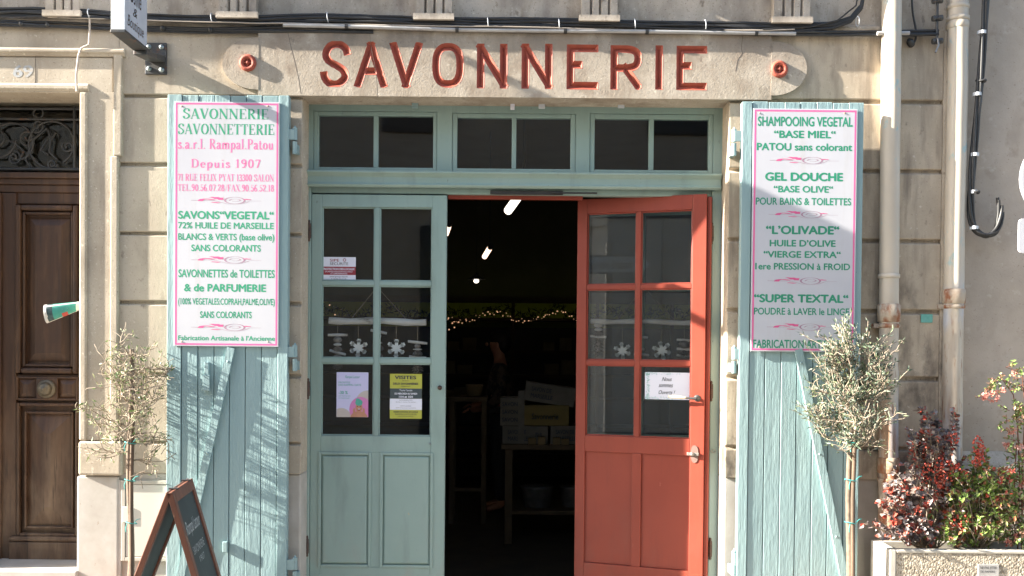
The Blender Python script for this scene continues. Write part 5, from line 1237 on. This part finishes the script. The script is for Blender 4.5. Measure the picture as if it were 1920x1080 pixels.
text('Rampal Latour', 647, 675, 704, 709, yN_-.0006, 'towel', po, 0, .4); text('PROFITEZ', 635, 657, 715.5, 718.5, yN_-.0006, 'towel', po, .01); text('DES RAMPAL DAYS', 635, 677, 720, 723.5, yN_-.0006, 'towel', po, .01)
text('-30 %', 635, 652, 733, 739, yN_-.0006, 'towel', po, .02); text('SUR TOUT LE SITE', 635, 657, 741.5, 743.5, yN_-.0006, 'towel', po, 0); text('ET EN BOUTIQUE', 635, 655, 745.5, 747.5, yN_-.0006, 'towel', po, 0)
po2 = thing('visit_poster', 'olive green and white visiting hours poster in the lower right pane of the green leaf', 'poster', tuple(P(760, 785, yN_)))
obj('sheet', MB().pbox(731, 701, 791, 785, yN_, yN_+.001), 'olivepaper', po2); obj('band', MB().pbox(731, 728.5, 791, 747.5, yN_-.0004, yN_-.0001), 'greypaper', po2); obj('band', MB().pbox(731, 747.7, 791, 768.5, yN_-.0004, yN_-.0001), 'paper', po2)
for t_, a, b, c_, d, mm, bo in (('VISITES', 740, 780.5, 704.5, 711, 'darkink', .03), ('DE NOS', 754, 766, 713, 715, 'darkink', 0), ('DEUX SAVONNERIES', 737, 784, 717.5, 721.5, 'darkink', .03), ('GRATUIT', 752, 770, 723.5, 725.5, 'darkink', 0), ('Toute l\u2019ann\u00e9e', 749, 773, 730, 733.5, 'paper', 0), ('DU MERCREDI AU SAMEDI', 740, 782, 736.5, 739.8, 'paper', .03), ('11H et 15H', 748, 774, 742, 746, 'paper', .03),
        ('SANS RESERVATION', 749, 773, 749.5, 751, 'darkink', 0), ('durant toute la saison', 742, 780, 753, 754.5, 'darkink', 0), ('VISITE GUIDEE', 750, 771, 760.5, 762, 'darkink', 0), ('tarif unique par personne', 742, 780, 764, 765.5, 'darkink', 0), ('RESERVATIONS EN LIGNE', 738, 784, 771, 774, 'darkink', .02), ('RAMPAL-LATOUR.FR', 741, 781, 775.5, 778.3, 'darkink', 0), ('SALON DE PROVENCE', 747, 775, 780, 781.6, 'darkink', 0)):
    text(t_, a, b, c_, d, yN_-.0009, mm, po2, bo)
# open notice on the red leaf, set in the leaf's own plane
def on_leaf(px, py):   # pixel -> leaf local (u, z) on the pane plane
    d = (P(px, py, 1)-CO); n_ = (xfM.to_3x3() @ Vector((0, 1, 0))).normalized(); o_ = xfM @ Vector((0, .0175, 0)); t_ = (o_-CO).dot(n_)/d.dot(n_); v = xfM.inverted() @ (CO+d*t_); return v.x, v.z
nt_ = thing('open_notice', 'white card edged in green leaves saying open, on the red door pane', 'notice', tuple(P(1250, 747, .25)))
c0, c1 = on_leaf(1209, 748), on_leaf(1294, 699)
q = MB(xfM).box(c0[0], c1[0], .016, .0172, c0[1], c1[1]); obj('card', q, 'paper', nt_)
def ltext(body, px0, px1, pyt, pyb, m, bold, shear):
    vs, fs = font_mesh(body, bold, shear); y0, y1 = capheight(bold); a_, b_ = on_leaf(px0, (pyt+pyb)/2), on_leaf(px1, (pyt+pyb)/2); zt, zb = on_leaf((px0+px1)/2, pyt)[1], on_leaf((px0+px1)/2, pyb)[1]
    xs = [v[0] for v in vs]
    obj('text_line', MB(xfM).add([(a_[0]+(v[0]-min(xs))/(max(xs)-min(xs))*(b_[0]-a_[0]), .0152, zb+(v[1]-y0)/(y1-y0)*(zt-zb)) for v in vs], fs), m, nt_)
ltext('Nous', 1241, 1260, 707, 714.5, 'darkink', .008, .4); ltext('sommes', 1235, 1262, 718, 726, 'darkink', .008, .4); ltext('Ouverts !', 1235, 1266, 732, 739, 'darkink', .008, .4)
q = MB(xfM); random.seed(4)
W_, H_q = c1[0]-c0[0], c1[1]-c0[1]
for k in range(210):
    e = random.random()
    if e < .45: u, v = random.random(), random.choice((random.uniform(.02, .07), random.uniform(.93, .98)))
    elif e < .8: u, v = random.uniform(.03, .10), random.random()
    else:
        u, v = random.uniform(.03, .24)**1, random.choice((random.uniform(.03, .22), random.uniform(.78, .97)))
        if u+(v if v < .5 else 1-v) > .27: continue
    if u > .8 and e < .45: continue
    x_, z_ = c0[0]+u*W_, c0[1]+v*H_q; an = random.uniform(0, 6.28); l_ = .004
    q.add([(x_, .0153, z_), (x_+l_*math.cos(an)-.001*math.sin(an), .0153, z_+l_*math.sin(an)+.001*math.cos(an)), (x_+2*l_*math.cos(an), .0153, z_+2*l_*math.sin(an)), (x_+l_*math.cos(an)+.001*math.sin(an), .0153, z_+l_*math.sin(an)-.001*math.cos(an))], [(0, 3, 2, 1)])
obj('leaf_border', q, 'towel', nt_)

# ================================================================== WINDOW MOBILES
def mobile(label, b0, b1, byc, bh, YQ, flakes, strands, apex):
    PM = (lambda x, y: P(x, y, YQ(x))) if callable(YQ) else (lambda x, y: P(x, y, YQ))
    Y = YQ((b0+b1)/2) if callable(YQ) else YQ
    t = thing('window_mobile', label, 'decoration', tuple(PM((b0+b1)/2, byc)), 'driftwood mobiles behind the door panes')
    pts = [PM(b0+(b1-b0)*f, byc-1+3*f+1.2*math.sin(f*9)) for f in np.linspace(0, 1, 10)]
    rr = bh/2/FPX*(DIST+Y)
    obj('driftwood_bar', MB().tube(pts, [rr*(1+.12*math.sin(i*2.1)) for i in range(10)], 10), 'drift', t)
    q = MB()
    for x in apex[2]: q.tube([PM(apex[0], apex[1]), PM(x, byc)], .0014, 5)
    def flake(px, py, rp):
        c = PM(px, py); r_ = rp/FPX*(DIST+Y); m_ = MB()
        for k in range(6):
            a_ = rad(90+60*k+px % 23-9); dv = lambda ang, l_: Vector((math.cos(ang)*l_, 0, math.sin(ang)*l_))
            def arm(p, qv, w_):
                d_ = (qv-p); n_ = Vector((-d_.z, 0, d_.x)).normalized()*w_; pts = [p+n_, p-n_, qv-n_, qv+n_]; pts = [(v.x, v.z) for v in pts]
                ar = sum(pts[i][0]*pts[(i+1) % 4][1]-pts[(i+1) % 4][0]*pts[i][1] for i in range(4))
                if ar < 0: pts.reverse()
                m_.prism(pts, c.y-.005-k*.0002, c.y+.005+k*.0002)
            arm(c, c+dv(a_, r_*(1.05 if k % 2 else .98)), r_*.17)
            for s_ in (1, -1): arm(c+dv(a_, r_*.62), c+dv(a_, r_*.62)+dv(a_+s_*rad(40), r_*.32), r_*.09)
        obj('snowflake', m_, 'snow', t, .001)
        q.tube([PM(px, byc), PM(px, py-rp)], .0012, 5)
    for f in flakes: flake(*f)
    def conel(px, py, rp, h):
        m_ = MB(); c = PM(px, py); k_ = (DIST+Y)/FPX
        for i in range(6):
            f = i/5; rr_ = rp*k_*math.sin(math.pi*(.12+.8*f))
            n_ = 9
            for j in range(n_):
                a_ = 2*math.pi*j/n_+i*.35; z_ = c.z+h*k_*(f-.5); d_ = Vector((math.cos(a_), math.sin(a_), -.35)); b_ = Vector((c.x, c.y, z_)); leafq(m_, b_+d_*rr_*.3, d_, rr_*.9+.002, rr_*.8+.002, up=Vector((0, 0, 1)))
        m_.ball(c, rp*k_*.6, 8, 6, (1, 1, h/rp/1.5)); obj('pine_cone', m_, 'cone', t)
    for (px, items) in strands:
        q.tube([PM(px, byc), PM(px, items[-1][1])], .0012, 5)
        for it in items:
            k_ = (DIST+Y)/FPX
            if it[0] == 't': obj('twig', MB().tube([PM(px-it[2], it[1]-it[3]), PM(px, it[1]), PM(px+it[2], it[1]+it[3])], [2.6*k_, 3*k_, 2.4*k_], 7), 'drift', t)
            if it[0] == 's': obj('stone', MB().ball(PM(px, it[1]), it[2]*k_, 10, 7, (1, 1, it[3])), 'pebble' if it[3] > .6 else 'drift', t)
            if it[0] == 'c': conel(px, it[1], it[2], it[3])
    obj('string', q, 'twine', t)
YM = .24
mobile('driftwood mobile with two white snowflakes hung inside the green door leaf', 617, 799, 602, 13, YM, ((672, 652, 17), (743, 653, 17)),
    ((633, (('t', 628, 18, 0), ('s', 637, 8, .75), ('s', 646, 8, .4), ('c', 653, 8, 10), ('t', 661, 15, 4), ('c', 669, 9, 12), ('c', 684, 8, 16))),
     (710, (('t', 622, 15, 3), ('s', 630, 6, .7), ('s', 643, 7, .35), ('c', 651, 9, 12), ('c', 666, 8, 12), ('c', 684, 7, 14))),
     (783, (('t', 642, 18, 2), ('s', 649, 6, .8), ('s', 655, 9, .2), ('c', 661, 9, 11), ('t', 670, 16, 1), ('c', 690, 10, 22)))), (707, 538, (655, 765)))
YM = lambda px: .35+.062+(px-1081)/242*(-.23+.02)
mobile('driftwood mobile with two snowflakes seen through the red door glass', 1108, 1299, 603, 10, YM, ((1167, 658, 16), (1241, 657, 17)),
    ((1122, (('s', 610, 9, .5), ('s', 618, 8, .4), ('c', 625, 9, 9), ('t', 631, 15, 1), ('c', 650, 10, 32))), (1203, (('t', 632, 12, 1), ('t', 665, 14, 1), ('s', 655, 7, .5))), (1283, (('t', 638, 14, 1), ('s', 646, 11, .7), ('t', 655, 14, 1), ('c', 661, 9, 12), ('t', 667, 14, 1)))), (1207, 538, (1155, 1268)))

# ================================================================== INSIDE THE SHOP
rm = MB(); X0, X1, Y1, ZC = -3.1, 3.1, 6.9, 3.35
rm.box(X0-.1, X0, .345, Y1, 0, ZC); rm.box(X1, X1+.1, .345, Y1, 0, ZC); rm.box(X0-.1, X1+.1, Y1+.001, Y1+.1, 0, ZC)
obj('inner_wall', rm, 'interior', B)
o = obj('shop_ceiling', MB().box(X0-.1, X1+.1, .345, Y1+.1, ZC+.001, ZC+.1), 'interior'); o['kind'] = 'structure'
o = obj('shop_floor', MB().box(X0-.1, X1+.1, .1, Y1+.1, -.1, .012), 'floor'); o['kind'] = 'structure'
def tube_lamp(label, pa, Ya, pb, Yb, r_, m, cap):
    a_, b_ = P(*pa, Ya), P(*pb, Yb); t = thing('tube_lamp', label, 'lamp', tuple(a_), 'ceiling lamps in the shop'); d = (b_-a_).normalized()
    obj('glowing_tube', MB().tube([a_, a_+d*.012, b_-d*.012, b_], [r_*.6, r_, r_, r_*.6], 14), m, t)
    q = MB()
    if cap: q.tube([b_, b_+d*.05], [r_*1.02, r_*1.05], 14)
    q.tube([b_, Vector((b_.x, b_.y, ZC))], .0015, 5); q.tube([a_.lerp(b_, .9), Vector((a_.lerp(b_, .9).x, a_.lerp(b_, .9).y, ZC))], .003, 5)
    obj('fitting', q, 'lampblack', t)
tube_lamp('big white tube lamp nearest the shop door', (952, 396), 2.2, (985, 350), 1.75, .031, 'tube', False)
tube_lamp('short warm tube lamp with a black cap below the big white tube', (908, 482), 3.4, (919, 464), 3.15, .022, 'warmtube', True)
tube_lamp('warm tube lamp half hidden behind the green door leaf', (836, 440), 2.9, (842, 422), 2.75, .021, 'warmtube', True)
p = P(893, 527, 4.6); t = thing('pendant_lamp', 'small pendant lamp with a flat shade deep in the shop', 'lamp', tuple(p), 'ceiling lamps in the shop')
obj('bulb', MB().ball(p, .026, 12, 8, (1, 1, .8)), 'tube', t); obj('shade', MB().lathe((p.x, p.y, p.z+.015), (0, 0, 1), [(0, .09), (.008, .085), (.03, .03), (.06, .012)], 20), 'zinc', t); obj('cord', MB().tube([p+Vector((0, 0, .07)), Vector((p.x, p.y, ZC))], .003, 5), 'black', t)
# wall shelves with lit backing
YS = 6.35
sh = thing('wall_shelf', 'long dark shelving with a green lit strip at the back of the shop', 'shelf', (0, YS, 0))
zz = [Z(y_, YS) for y_ in (596, 657, 702, 748, 800, 860, 920)]
for z_ in zz: obj('board', MB().box(X0+.05, X1-.05, YS, 6.88, z_-.03, z_), 'shelfwood', sh)
obj('beam', MB().box(X0+.05, X1-.05, YS-.02, YS+.06, Z(568, YS), Z(556, YS)), 'shelfwood', sh)
for px in (700, 962, 1120, 1260): obj('upright', MB().box(X(px-3, YS), X(px+3, YS), YS-.03, YS+.02, 0, Z(568, YS)), 'shelfwood', sh)
obj('backing', MB().box(X0+.05, X1-.05, 6.885, 6.897, Z(612, YS), Z(556, YS)), 'olivewall', sh)
obj('strip_light', MB().box(X0+.2, X1-.2, YS+.07, YS+.09, Z(566, YS), Z(562, YS)), 'strip', sh)
ga = thing('light_garland', 'fir garland wound with tiny warm lights along the top shelf', 'garland', tuple(P(960, 590, YS-.06)))
lv, bu = MB(), MB(); random.seed(9)
for px in np.arange(600, 1340, 3.2):
    yy = 588+6*math.sin(px/17)+3*math.sin(px/7)
    for _ in range(5): leafq(lv, P(px+random.uniform(-4, 4), yy+random.uniform(-8, 6), YS-.07+random.uniform(-.03, .03)), rv(), .07, .014)
for i, px in enumerate(np.arange(834, 1084, 4.2)): bu.ball(P(px+random.uniform(-2, 2), 594+8*math.sin(px/19)+random.uniform(-4, 4), YS-.12), random.uniform(.003, .008), 6, 4)
for px, py in ((848, 606), (852, 614), (842, 618), (860, 604), (618, 572), (628, 590)): bu.ball(P(px, py, YS-.12), .009, 6, 4)
obj('fir_sprigs', lv, leafmat('fir', [(.02, .03, .015), (.03, .04, .02)]), ga); bo = obj('fairy_lights', bu, 'fairy', ga); bo['kind'] = 'stuff'
random.seed(31); k = 0
for zi, (z_, xs_) in enumerate(zip(zz[1:4], ((850, 880, 1030, 1062), (842, 872, 1036, 1066), (846, 868, 1046)))):
    for px in xs_:
        w_, h_ = random.uniform(.12, .2), random.uniform(.09, .17); x_ = X(px, YS)
        o = obj('soap_box', MB().box(x_-w_/2, x_+w_/2, YS+.04, YS+.24, z_+.001, z_+h_), 'kraft', None, .004)
        tag(o, 'dim brown carton on the dark shelves at the back of the shop', 'box', 'cartons on the back shelves')
# display table and soap crates
YT = 2.7
tb = thing('display_table', 'dark wooden table with a low shelf just inside the shop door', 'table', (X(1020, YT), YT+.3, 0))
ztab = Z(834, YT, 1020); xt0, xt1 = X(942, YT), X(1230, YT)
obj('tabletop', MB().box(xt0, xt1, YT, YT+.75, ztab-.04, ztab), 'shelfwood', tb, .004)
for x_ in (xt0+.03, xt1-.09):
    for y_ in (YT+.03, YT+.66): obj('leg', MB().box(x_, x_+.06, y_, y_+.06, .013, ztab-.041), 'shelfwood', tb, .003)
obj('low_shelf', MB().box(xt0+.03, xt1-.03, YT+.095, YT+.65, .24, .27), 'shelfwood', tb, .003)
def crate(label, a, b, c_, d, Y, m, lines, tilt=0, dep=.28):
    x0, x1, z0, z1 = R(a, b, c_, d, Y); ctr = Vector(((x0+x1)/2, Y, z0)); t = thing('soap_crate', label, 'crate', tuple(ctr), 'soap crates on the table')
    xf = Matrix.Translation(ctr) @ Matrix.Rotation(rad(tilt), 4, 'Y') @ Matrix.Translation(-ctr)
    bo_ = obj('box', MB(xf).box(x0, x1, Y, Y+dep, z0, z1), m, t, .003)
    for (body, u0, u1, v0, v1) in lines:
        vs, fs = font_mesh(body, .02); xs = [v[0] for v in vs]; ys = [v[1] for v in vs]
        obj('text_line', MB(xf).add([(x0+(x1-x0)*(u0+(v[0]-min(xs))/(max(xs)-min(xs))*(u1-u0)), Y-.001, z0+(z1-z0)*(v0+(v[1]-min(ys))/(max(ys)-min(ys))*(v1-v0))) for v in vs], fs), 'blueink', t)
    return t
SM = [('SAVON DE', .12, .52, .56, .8), ('MARSEILLE', .12, .56, .2, .44)]
crate('pale soap crate at the front left of the table', 942, 799, 1027, 833.5, YT+.06, 'crate', SM+[('72 %', .72, .88, .4, .65)])
crate('pale soap crate at the front right of the table, beside the red door', 1032, 799, 1118, 833.5, YT+.06, 'crate', SM)
crate('upright crate with slanting blue print on the left of the pile', 938, 746, 974, 798, YT+.08, 'crate', [('SAVON', .1, .9, .7, .85), ('SAVON', .1, .9, .42, .57), ('SAVON', .1, .9, .14, .29)])
crate('plain ochre crate in the middle of the pile', 977, 760, 1067, 798, YT+.08, 'ochre', [('Savonnerie', .22, .78, .3, .6)])
crate('tilted crate on the top of the pile', 982, 722, 1076, 757, YT+.1, 'crate', SM, 8)
for k, (px, hh) in enumerate(((1000, .05), (1018, .06), (1046, .055), (1062, .045))):
    x_ = X(px, YT); o = obj('soap_block', MB().box(x_-.03, x_+.03, YT+.005, YT+.05, ztab+.0005, ztab+hh), 'kraft', None, .003)
    tag(o, 'small dark soap block along the front edge of the table', 'soap', 'soap blocks on the table edge')
o = obj('price_card', MB().box(X(973, YT), X(985, YT), YT+.05, YT+.056, ztab+.0005, ztab+.42), 'crate'); tag(o, 'tall narrow card standing at the left of the tilted crate', 'card')
for lab, px, rr in (('shallow zinc tub on the low shelf under the table', 1010, .13), ('second zinc tub on the low shelf, nearer the red door', 1075, .09)):
    x_ = X(px, YT+.3); o = obj('zinc_tub', MB().lathe((x_, YT+.32, .272), (0, 0, 1), [(0, rr*.8), (.01, rr*.84), (.15, rr), (.155, rr*1.04), (.165, rr*1.04), (.166, rr*.94), (.03, rr*.8)], 24), 'zinc'); tag(o, lab, 'tub')
st_ = thing('stool', 'dark wooden stool standing left of the display table', 'stool', (X(880, 3.6), 3.75, 0))
x0, x1 = X(842, 3.6), X(915, 3.6); zst = Z(745, 3.6)
obj('seat', MB().box(x0, x1, 3.6, 3.95, zst-.04, zst), 'shelfwood', st_, .004)
for x_ in (x0+.01, x1-.05):
    for y_ in (3.61, 3.9): obj('leg', MB().box(x_, x_+.04, y_, y_+.04, .013, zst-.041), 'shelfwood', st_)
obj('stretcher', MB().box(x0+.0505, x1-.0505, 3.615, 3.645, .3, .33), 'shelfwood', st_)
o = obj('soap_basket', MB().lathe((X(890, 3.7), 3.77, zst+.001), (0, 0, 1), [(0, .06), (.01, .065), (.09, .08), (.1, .082), (.101, .07), (.05, .06)], 18), 'kraft'); tag(o, 'woven basket of soaps on the dark stool', 'basket')

# ---- the person inside, standing side-on beyond the table
def person():
    Yp = 4.3; s_ = P(938, 640, Yp); x0 = s_.x; H = 1.68
    pr = thing('person', 'dark haired person in a plaid shirt standing side on inside the shop', 'person', (x0, Yp, .012))
    V3 = lambda x, y, z: Vector((x0+x, Yp+y, z+.012))
    def skin_obj(name, verts, edges, radii, m, par, lvl=2):
        me = bpy.data.meshes.new(name); L = ROOT[pr.name]; me.from_pydata([tuple(v-L) for v in verts], edges, []); me.materials.append(M[m])
        o = bpy.data.objects.new(name, me); COL.objects.link(o); o.parent = par
        sk = o.modifiers.new('skin', 'SKIN'); sk.use_smooth_shade = True
        if not me.skin_vertices: me.skin_vertices.new()
        for i, r_ in enumerate(radii): me.skin_vertices[0].data[i].radius = r_ if isinstance(r_, tuple) else (r_, r_)
        me.skin_vertices[0].data[0].use_root = True
        ss = o.modifiers.new('subdivision', 'SUBSURF'); ss.levels = lvl; ss.render_levels = lvl
        return o
    # faces left (-X): side-to-side is Y
    J = [V3(0, 0, .93), V3(.005, 0, 1.12), V3(.01, 0, 1.33), V3(0, 0, 1.43), V3(-.015, 0, 1.5), V3(-.03, 0, 1.57), V3(-.03, 0, 1.64),
         V3(0, -.09, .88), V3(-.005, -.10, .48), V3(.03, -.10, .08), V3(-.12, -.10, .035), V3(0, .09, .88), V3(-.01, .10, .48), V3(.01, .10, .08), V3(-.14, .10, .035),
         V3(.01, -.18, 1.36), V3(.0, -.23, 1.09), V3(-.19, -.17, .98), V3(-.27, -.13, .97), V3(.01, .18, 1.36), V3(0, .22, 1.09), V3(-.2, .15, 1.0), V3(-.28, .12, 1.0)]
    E = [(0, 1), (1, 2), (2, 3), (3, 4), (4, 5), (5, 6), (0, 7), (7, 8), (8, 9), (9, 10), (0, 11), (11, 12), (12, 13), (13, 14), (2, 15), (15, 16), (16, 17), (17, 18), (2, 19), (19, 20), (20, 21), (21, 22)]
    Rd = [(.12, .14), (.11, .13), (.11, .15), .06, .055, .085, .075, .085, .058, .042, .035, .085, .058, .042, .035, .06, .042, .032, .03, .06, .042, .032, .03]
    body = skin_obj('body', J, E, Rd, 'skin', pr)
    # fingers of both hands, each its own chain
    for hx, hy, hz, sg in ((-.285, -.125, .97, 1), (-.295, .115, 1.0, -1)):
        for k, (dy, ln) in enumerate(((-.03, .06), (-.011, .072), (.009, .068), (.028, .052))):
            a_ = V3(hx, hy+dy*.8, hz); skin_obj('finger', [a_, a_+Vector((-ln*.5, 0, -.008)), a_+Vector((-ln*.85, 0, -.03))], [(0, 1), (1, 2)], [.009, .008, .007], 'skin', body, 1)
        a_ = V3(hx+.03, hy+.035*sg, hz+.005); skin_obj('thumb', [a_, a_+Vector((-.03, .012*sg, .006)), a_+Vector((-.05, .01*sg, 0))], [(0, 1), (1, 2)], [.011, .009, .008], 'skin', body, 1)
    q = MB(); q.ball(V3(-.128, 0, 1.585), .014, 8, 6, (1.2, .7, 1.3)); q.ball(V3(-.03, -.09, 1.58), .02, 8, 6, (.8, .4, 1.3)); q.ball(V3(-.03, .09, 1.58), .02, 8, 6, (.8, .4, 1.3)); obj('face_features', q, 'skin', body)
    q = MB(); 
    for dy in (-.03, .03): q.ball(V3(-.112, dy, 1.612), .009, 8, 6)
    q.ball(V3(-.113, 0, 1.545), .02, 8, 5, (.3, 1, .25)); obj('facial_marks', q, 'hair', body)
    q = MB(); q.ball(V3(-.01, 0, 1.645), .098, 16, 10, (1.08, .95, .75)); q.ball(V3(.03, 0, 1.59), .088, 14, 10, (.85, 1, 1.05)); obj('hair', q, 'hair', body)
    sh_ = skin_obj('plaid_shirt', [J[0]+Vector((0, 0, -.06)), J[1], J[2], J[3]+Vector((0, 0, -.03)), J[15], J[16], J[17]+Vector((.02, 0, 0)), J[19], J[20], J[21]+Vector((.02, 0, 0))], [(0, 1), (1, 2), (2, 3), (2, 4), (4, 5), (5, 6), (2, 7), (7, 8), (8, 9)], [(.145, .165), (.135, .155), (.135, .17), .075, .078, .06, .045, .078, .06, .045], 'plaid', body)
    skin_obj('trousers', [J[0]+Vector((0, 0, -.02)), J[7], J[8], J[9]+Vector((0, 0, .02)), J[11], J[12], J[13]+Vector((0, 0, .02))], [(0, 1), (1, 2), (2, 3), (0, 4), (4, 5), (5, 6)], [(.135, .15), .1, .075, .062, .1, .075, .062], 'trousers', body)
person()

# ================================================================== ACROSS THE STREET (only seen as reflections)
YO = -9.5
O_ = thing('facing_house', 'beige house with grey shutters across the street, mirrored in the door glass', 'building', (0, YO, 0))
obj('wall', MB().box(-14, 14, YO-.4, YO, -.12, 9.0), 'opp', O_); 
for x_ in (-1.4, .6, 4.2): obj('grey_panel', MB().box(x_, x_+1.5, YO, YO+.12, 0, 3.4), 'oppgrey', O_, .02)
obj('string_course', MB().box(-14, 14, YO, YO+.1, 3.7, 3.95), 'opp', O_)
for x_ in (-10, -6, -2, 2, 6): obj('window', MB().box(x_, x_+1.1, YO, YO+.06, 4.8, 6.7), 'oppgrey', O_, .02)
# direction sign on a post, mirrored in the red leaf's glass
def mirror_pt(px, py, dist):
    d = (P(px, py, 1)-CO).normalized(); n_ = (xfM.to_3x3() @ Vector((0, 1, 0))).normalized(); o_ = xfM @ Vector((0, .0185, 0)); t_ = (o_-CO).dot(n_)/d.dot(n_); h = CO+d*t_; r_ = d-2*d.dot(n_)*n_; return h+r_*dist
def facing_x(px):
    p0, p1 = mirror_pt(px, 500, 0), mirror_pt(px, 500, 1); return (p0+(p1-p0)*((YO-p0.y)/(p1.y-p0.y))).x
xg0, xg1 = sorted((facing_x(1152), facing_x(1330)))
obj('grey_front', MB().box(xg0, xg1, YO, YO+.25, -.12, 7.5), 'oppgrey', O_, .02); obj('pilaster', MB().box((xg0+xg1)/2-.25, (xg0+xg1)/2+.2, YO+.251, YO+.33, -.12, 5), 'oppgrey', O_, .02)
pc = mirror_pt(1142, 497, 6.2); sp = thing('street_signpost', 'grey arrow street sign on a dark post, mirrored in the red door pane', 'sign', (pc.x, pc.y, -.12))
obj('post', MB().tube([(pc.x, pc.y, -.12), (pc.x, pc.y, .5), (pc.x, pc.y, .55), (pc.x, pc.y, pc.z+.25)], [.075, .07, .05, .045], 14), 'iron', sp)
el = mirror_pt(1110, 500, 6.2); er = mirror_pt(1170, 490, 6.2); dv = (el-er); dv.z = 0; dv.normalize()   # reading direction as seen from the shop
c_ = Vector((pc.x, pc.y, pc.z)); nv = Vector((-dv.y, dv.x, 0))
if nv.dot(Vector((0, 1, 0))) < 0: nv = -nv
xf = Matrix(((dv.x, nv.x, 0, c_.x+nv.x*.06), (dv.y, nv.y, 0, c_.y+nv.y*.06), (0, 0, 1, c_.z), (0, 0, 0, 1)))
q = MB(xf); hw_, hh_ = .37, .11
q.extz([(0, 0)]*0 or [(0, 0), (0.001, 0), (0, .001)], 0, .001) if False else None
pts = [(-hw_, -hh_), (hw_-.0, -hh_), (hw_, hh_), (-hw_, hh_), (-hw_-.11, 0)]
q.prism(pts, 0, .02)
M['signgrey'] = mat('sign_blue_grey', (.42, .48, .54), None, 5, .5)
obj('arrow_plate', q, 'signgrey', sp, .004)
q = MB(xf).box(-hw_, hw_, .0202, .024, hh_-.018, hh_); q.box(-hw_, hw_, .0202, .024, -hh_, -hh_+.018); q.box(hw_-.018, hw_, .0202, .024, -hh_+.018, hh_-.018); obj('border', q, 'darkink', sp)
vs, fs = font_mesh('Bressons-Blazots', .01); xs = [v[0] for v in vs]; ys = [v[1] for v in vs]
flip = 1 if (xf.to_3x3() @ Vector((1, 0, 0))).dot(Vector((0, 0, 1)).cross(nv)*-1) > 0 else -1
obj('text_line', MB(xf).add([(flip*(-.28+(v[0]-min(xs))/(max(xs)-min(xs))*.56), .0215, -.05+(v[1]-min(ys))/(max(ys)-min(ys))*.1) for v in vs], fs), 'darkink', sp)
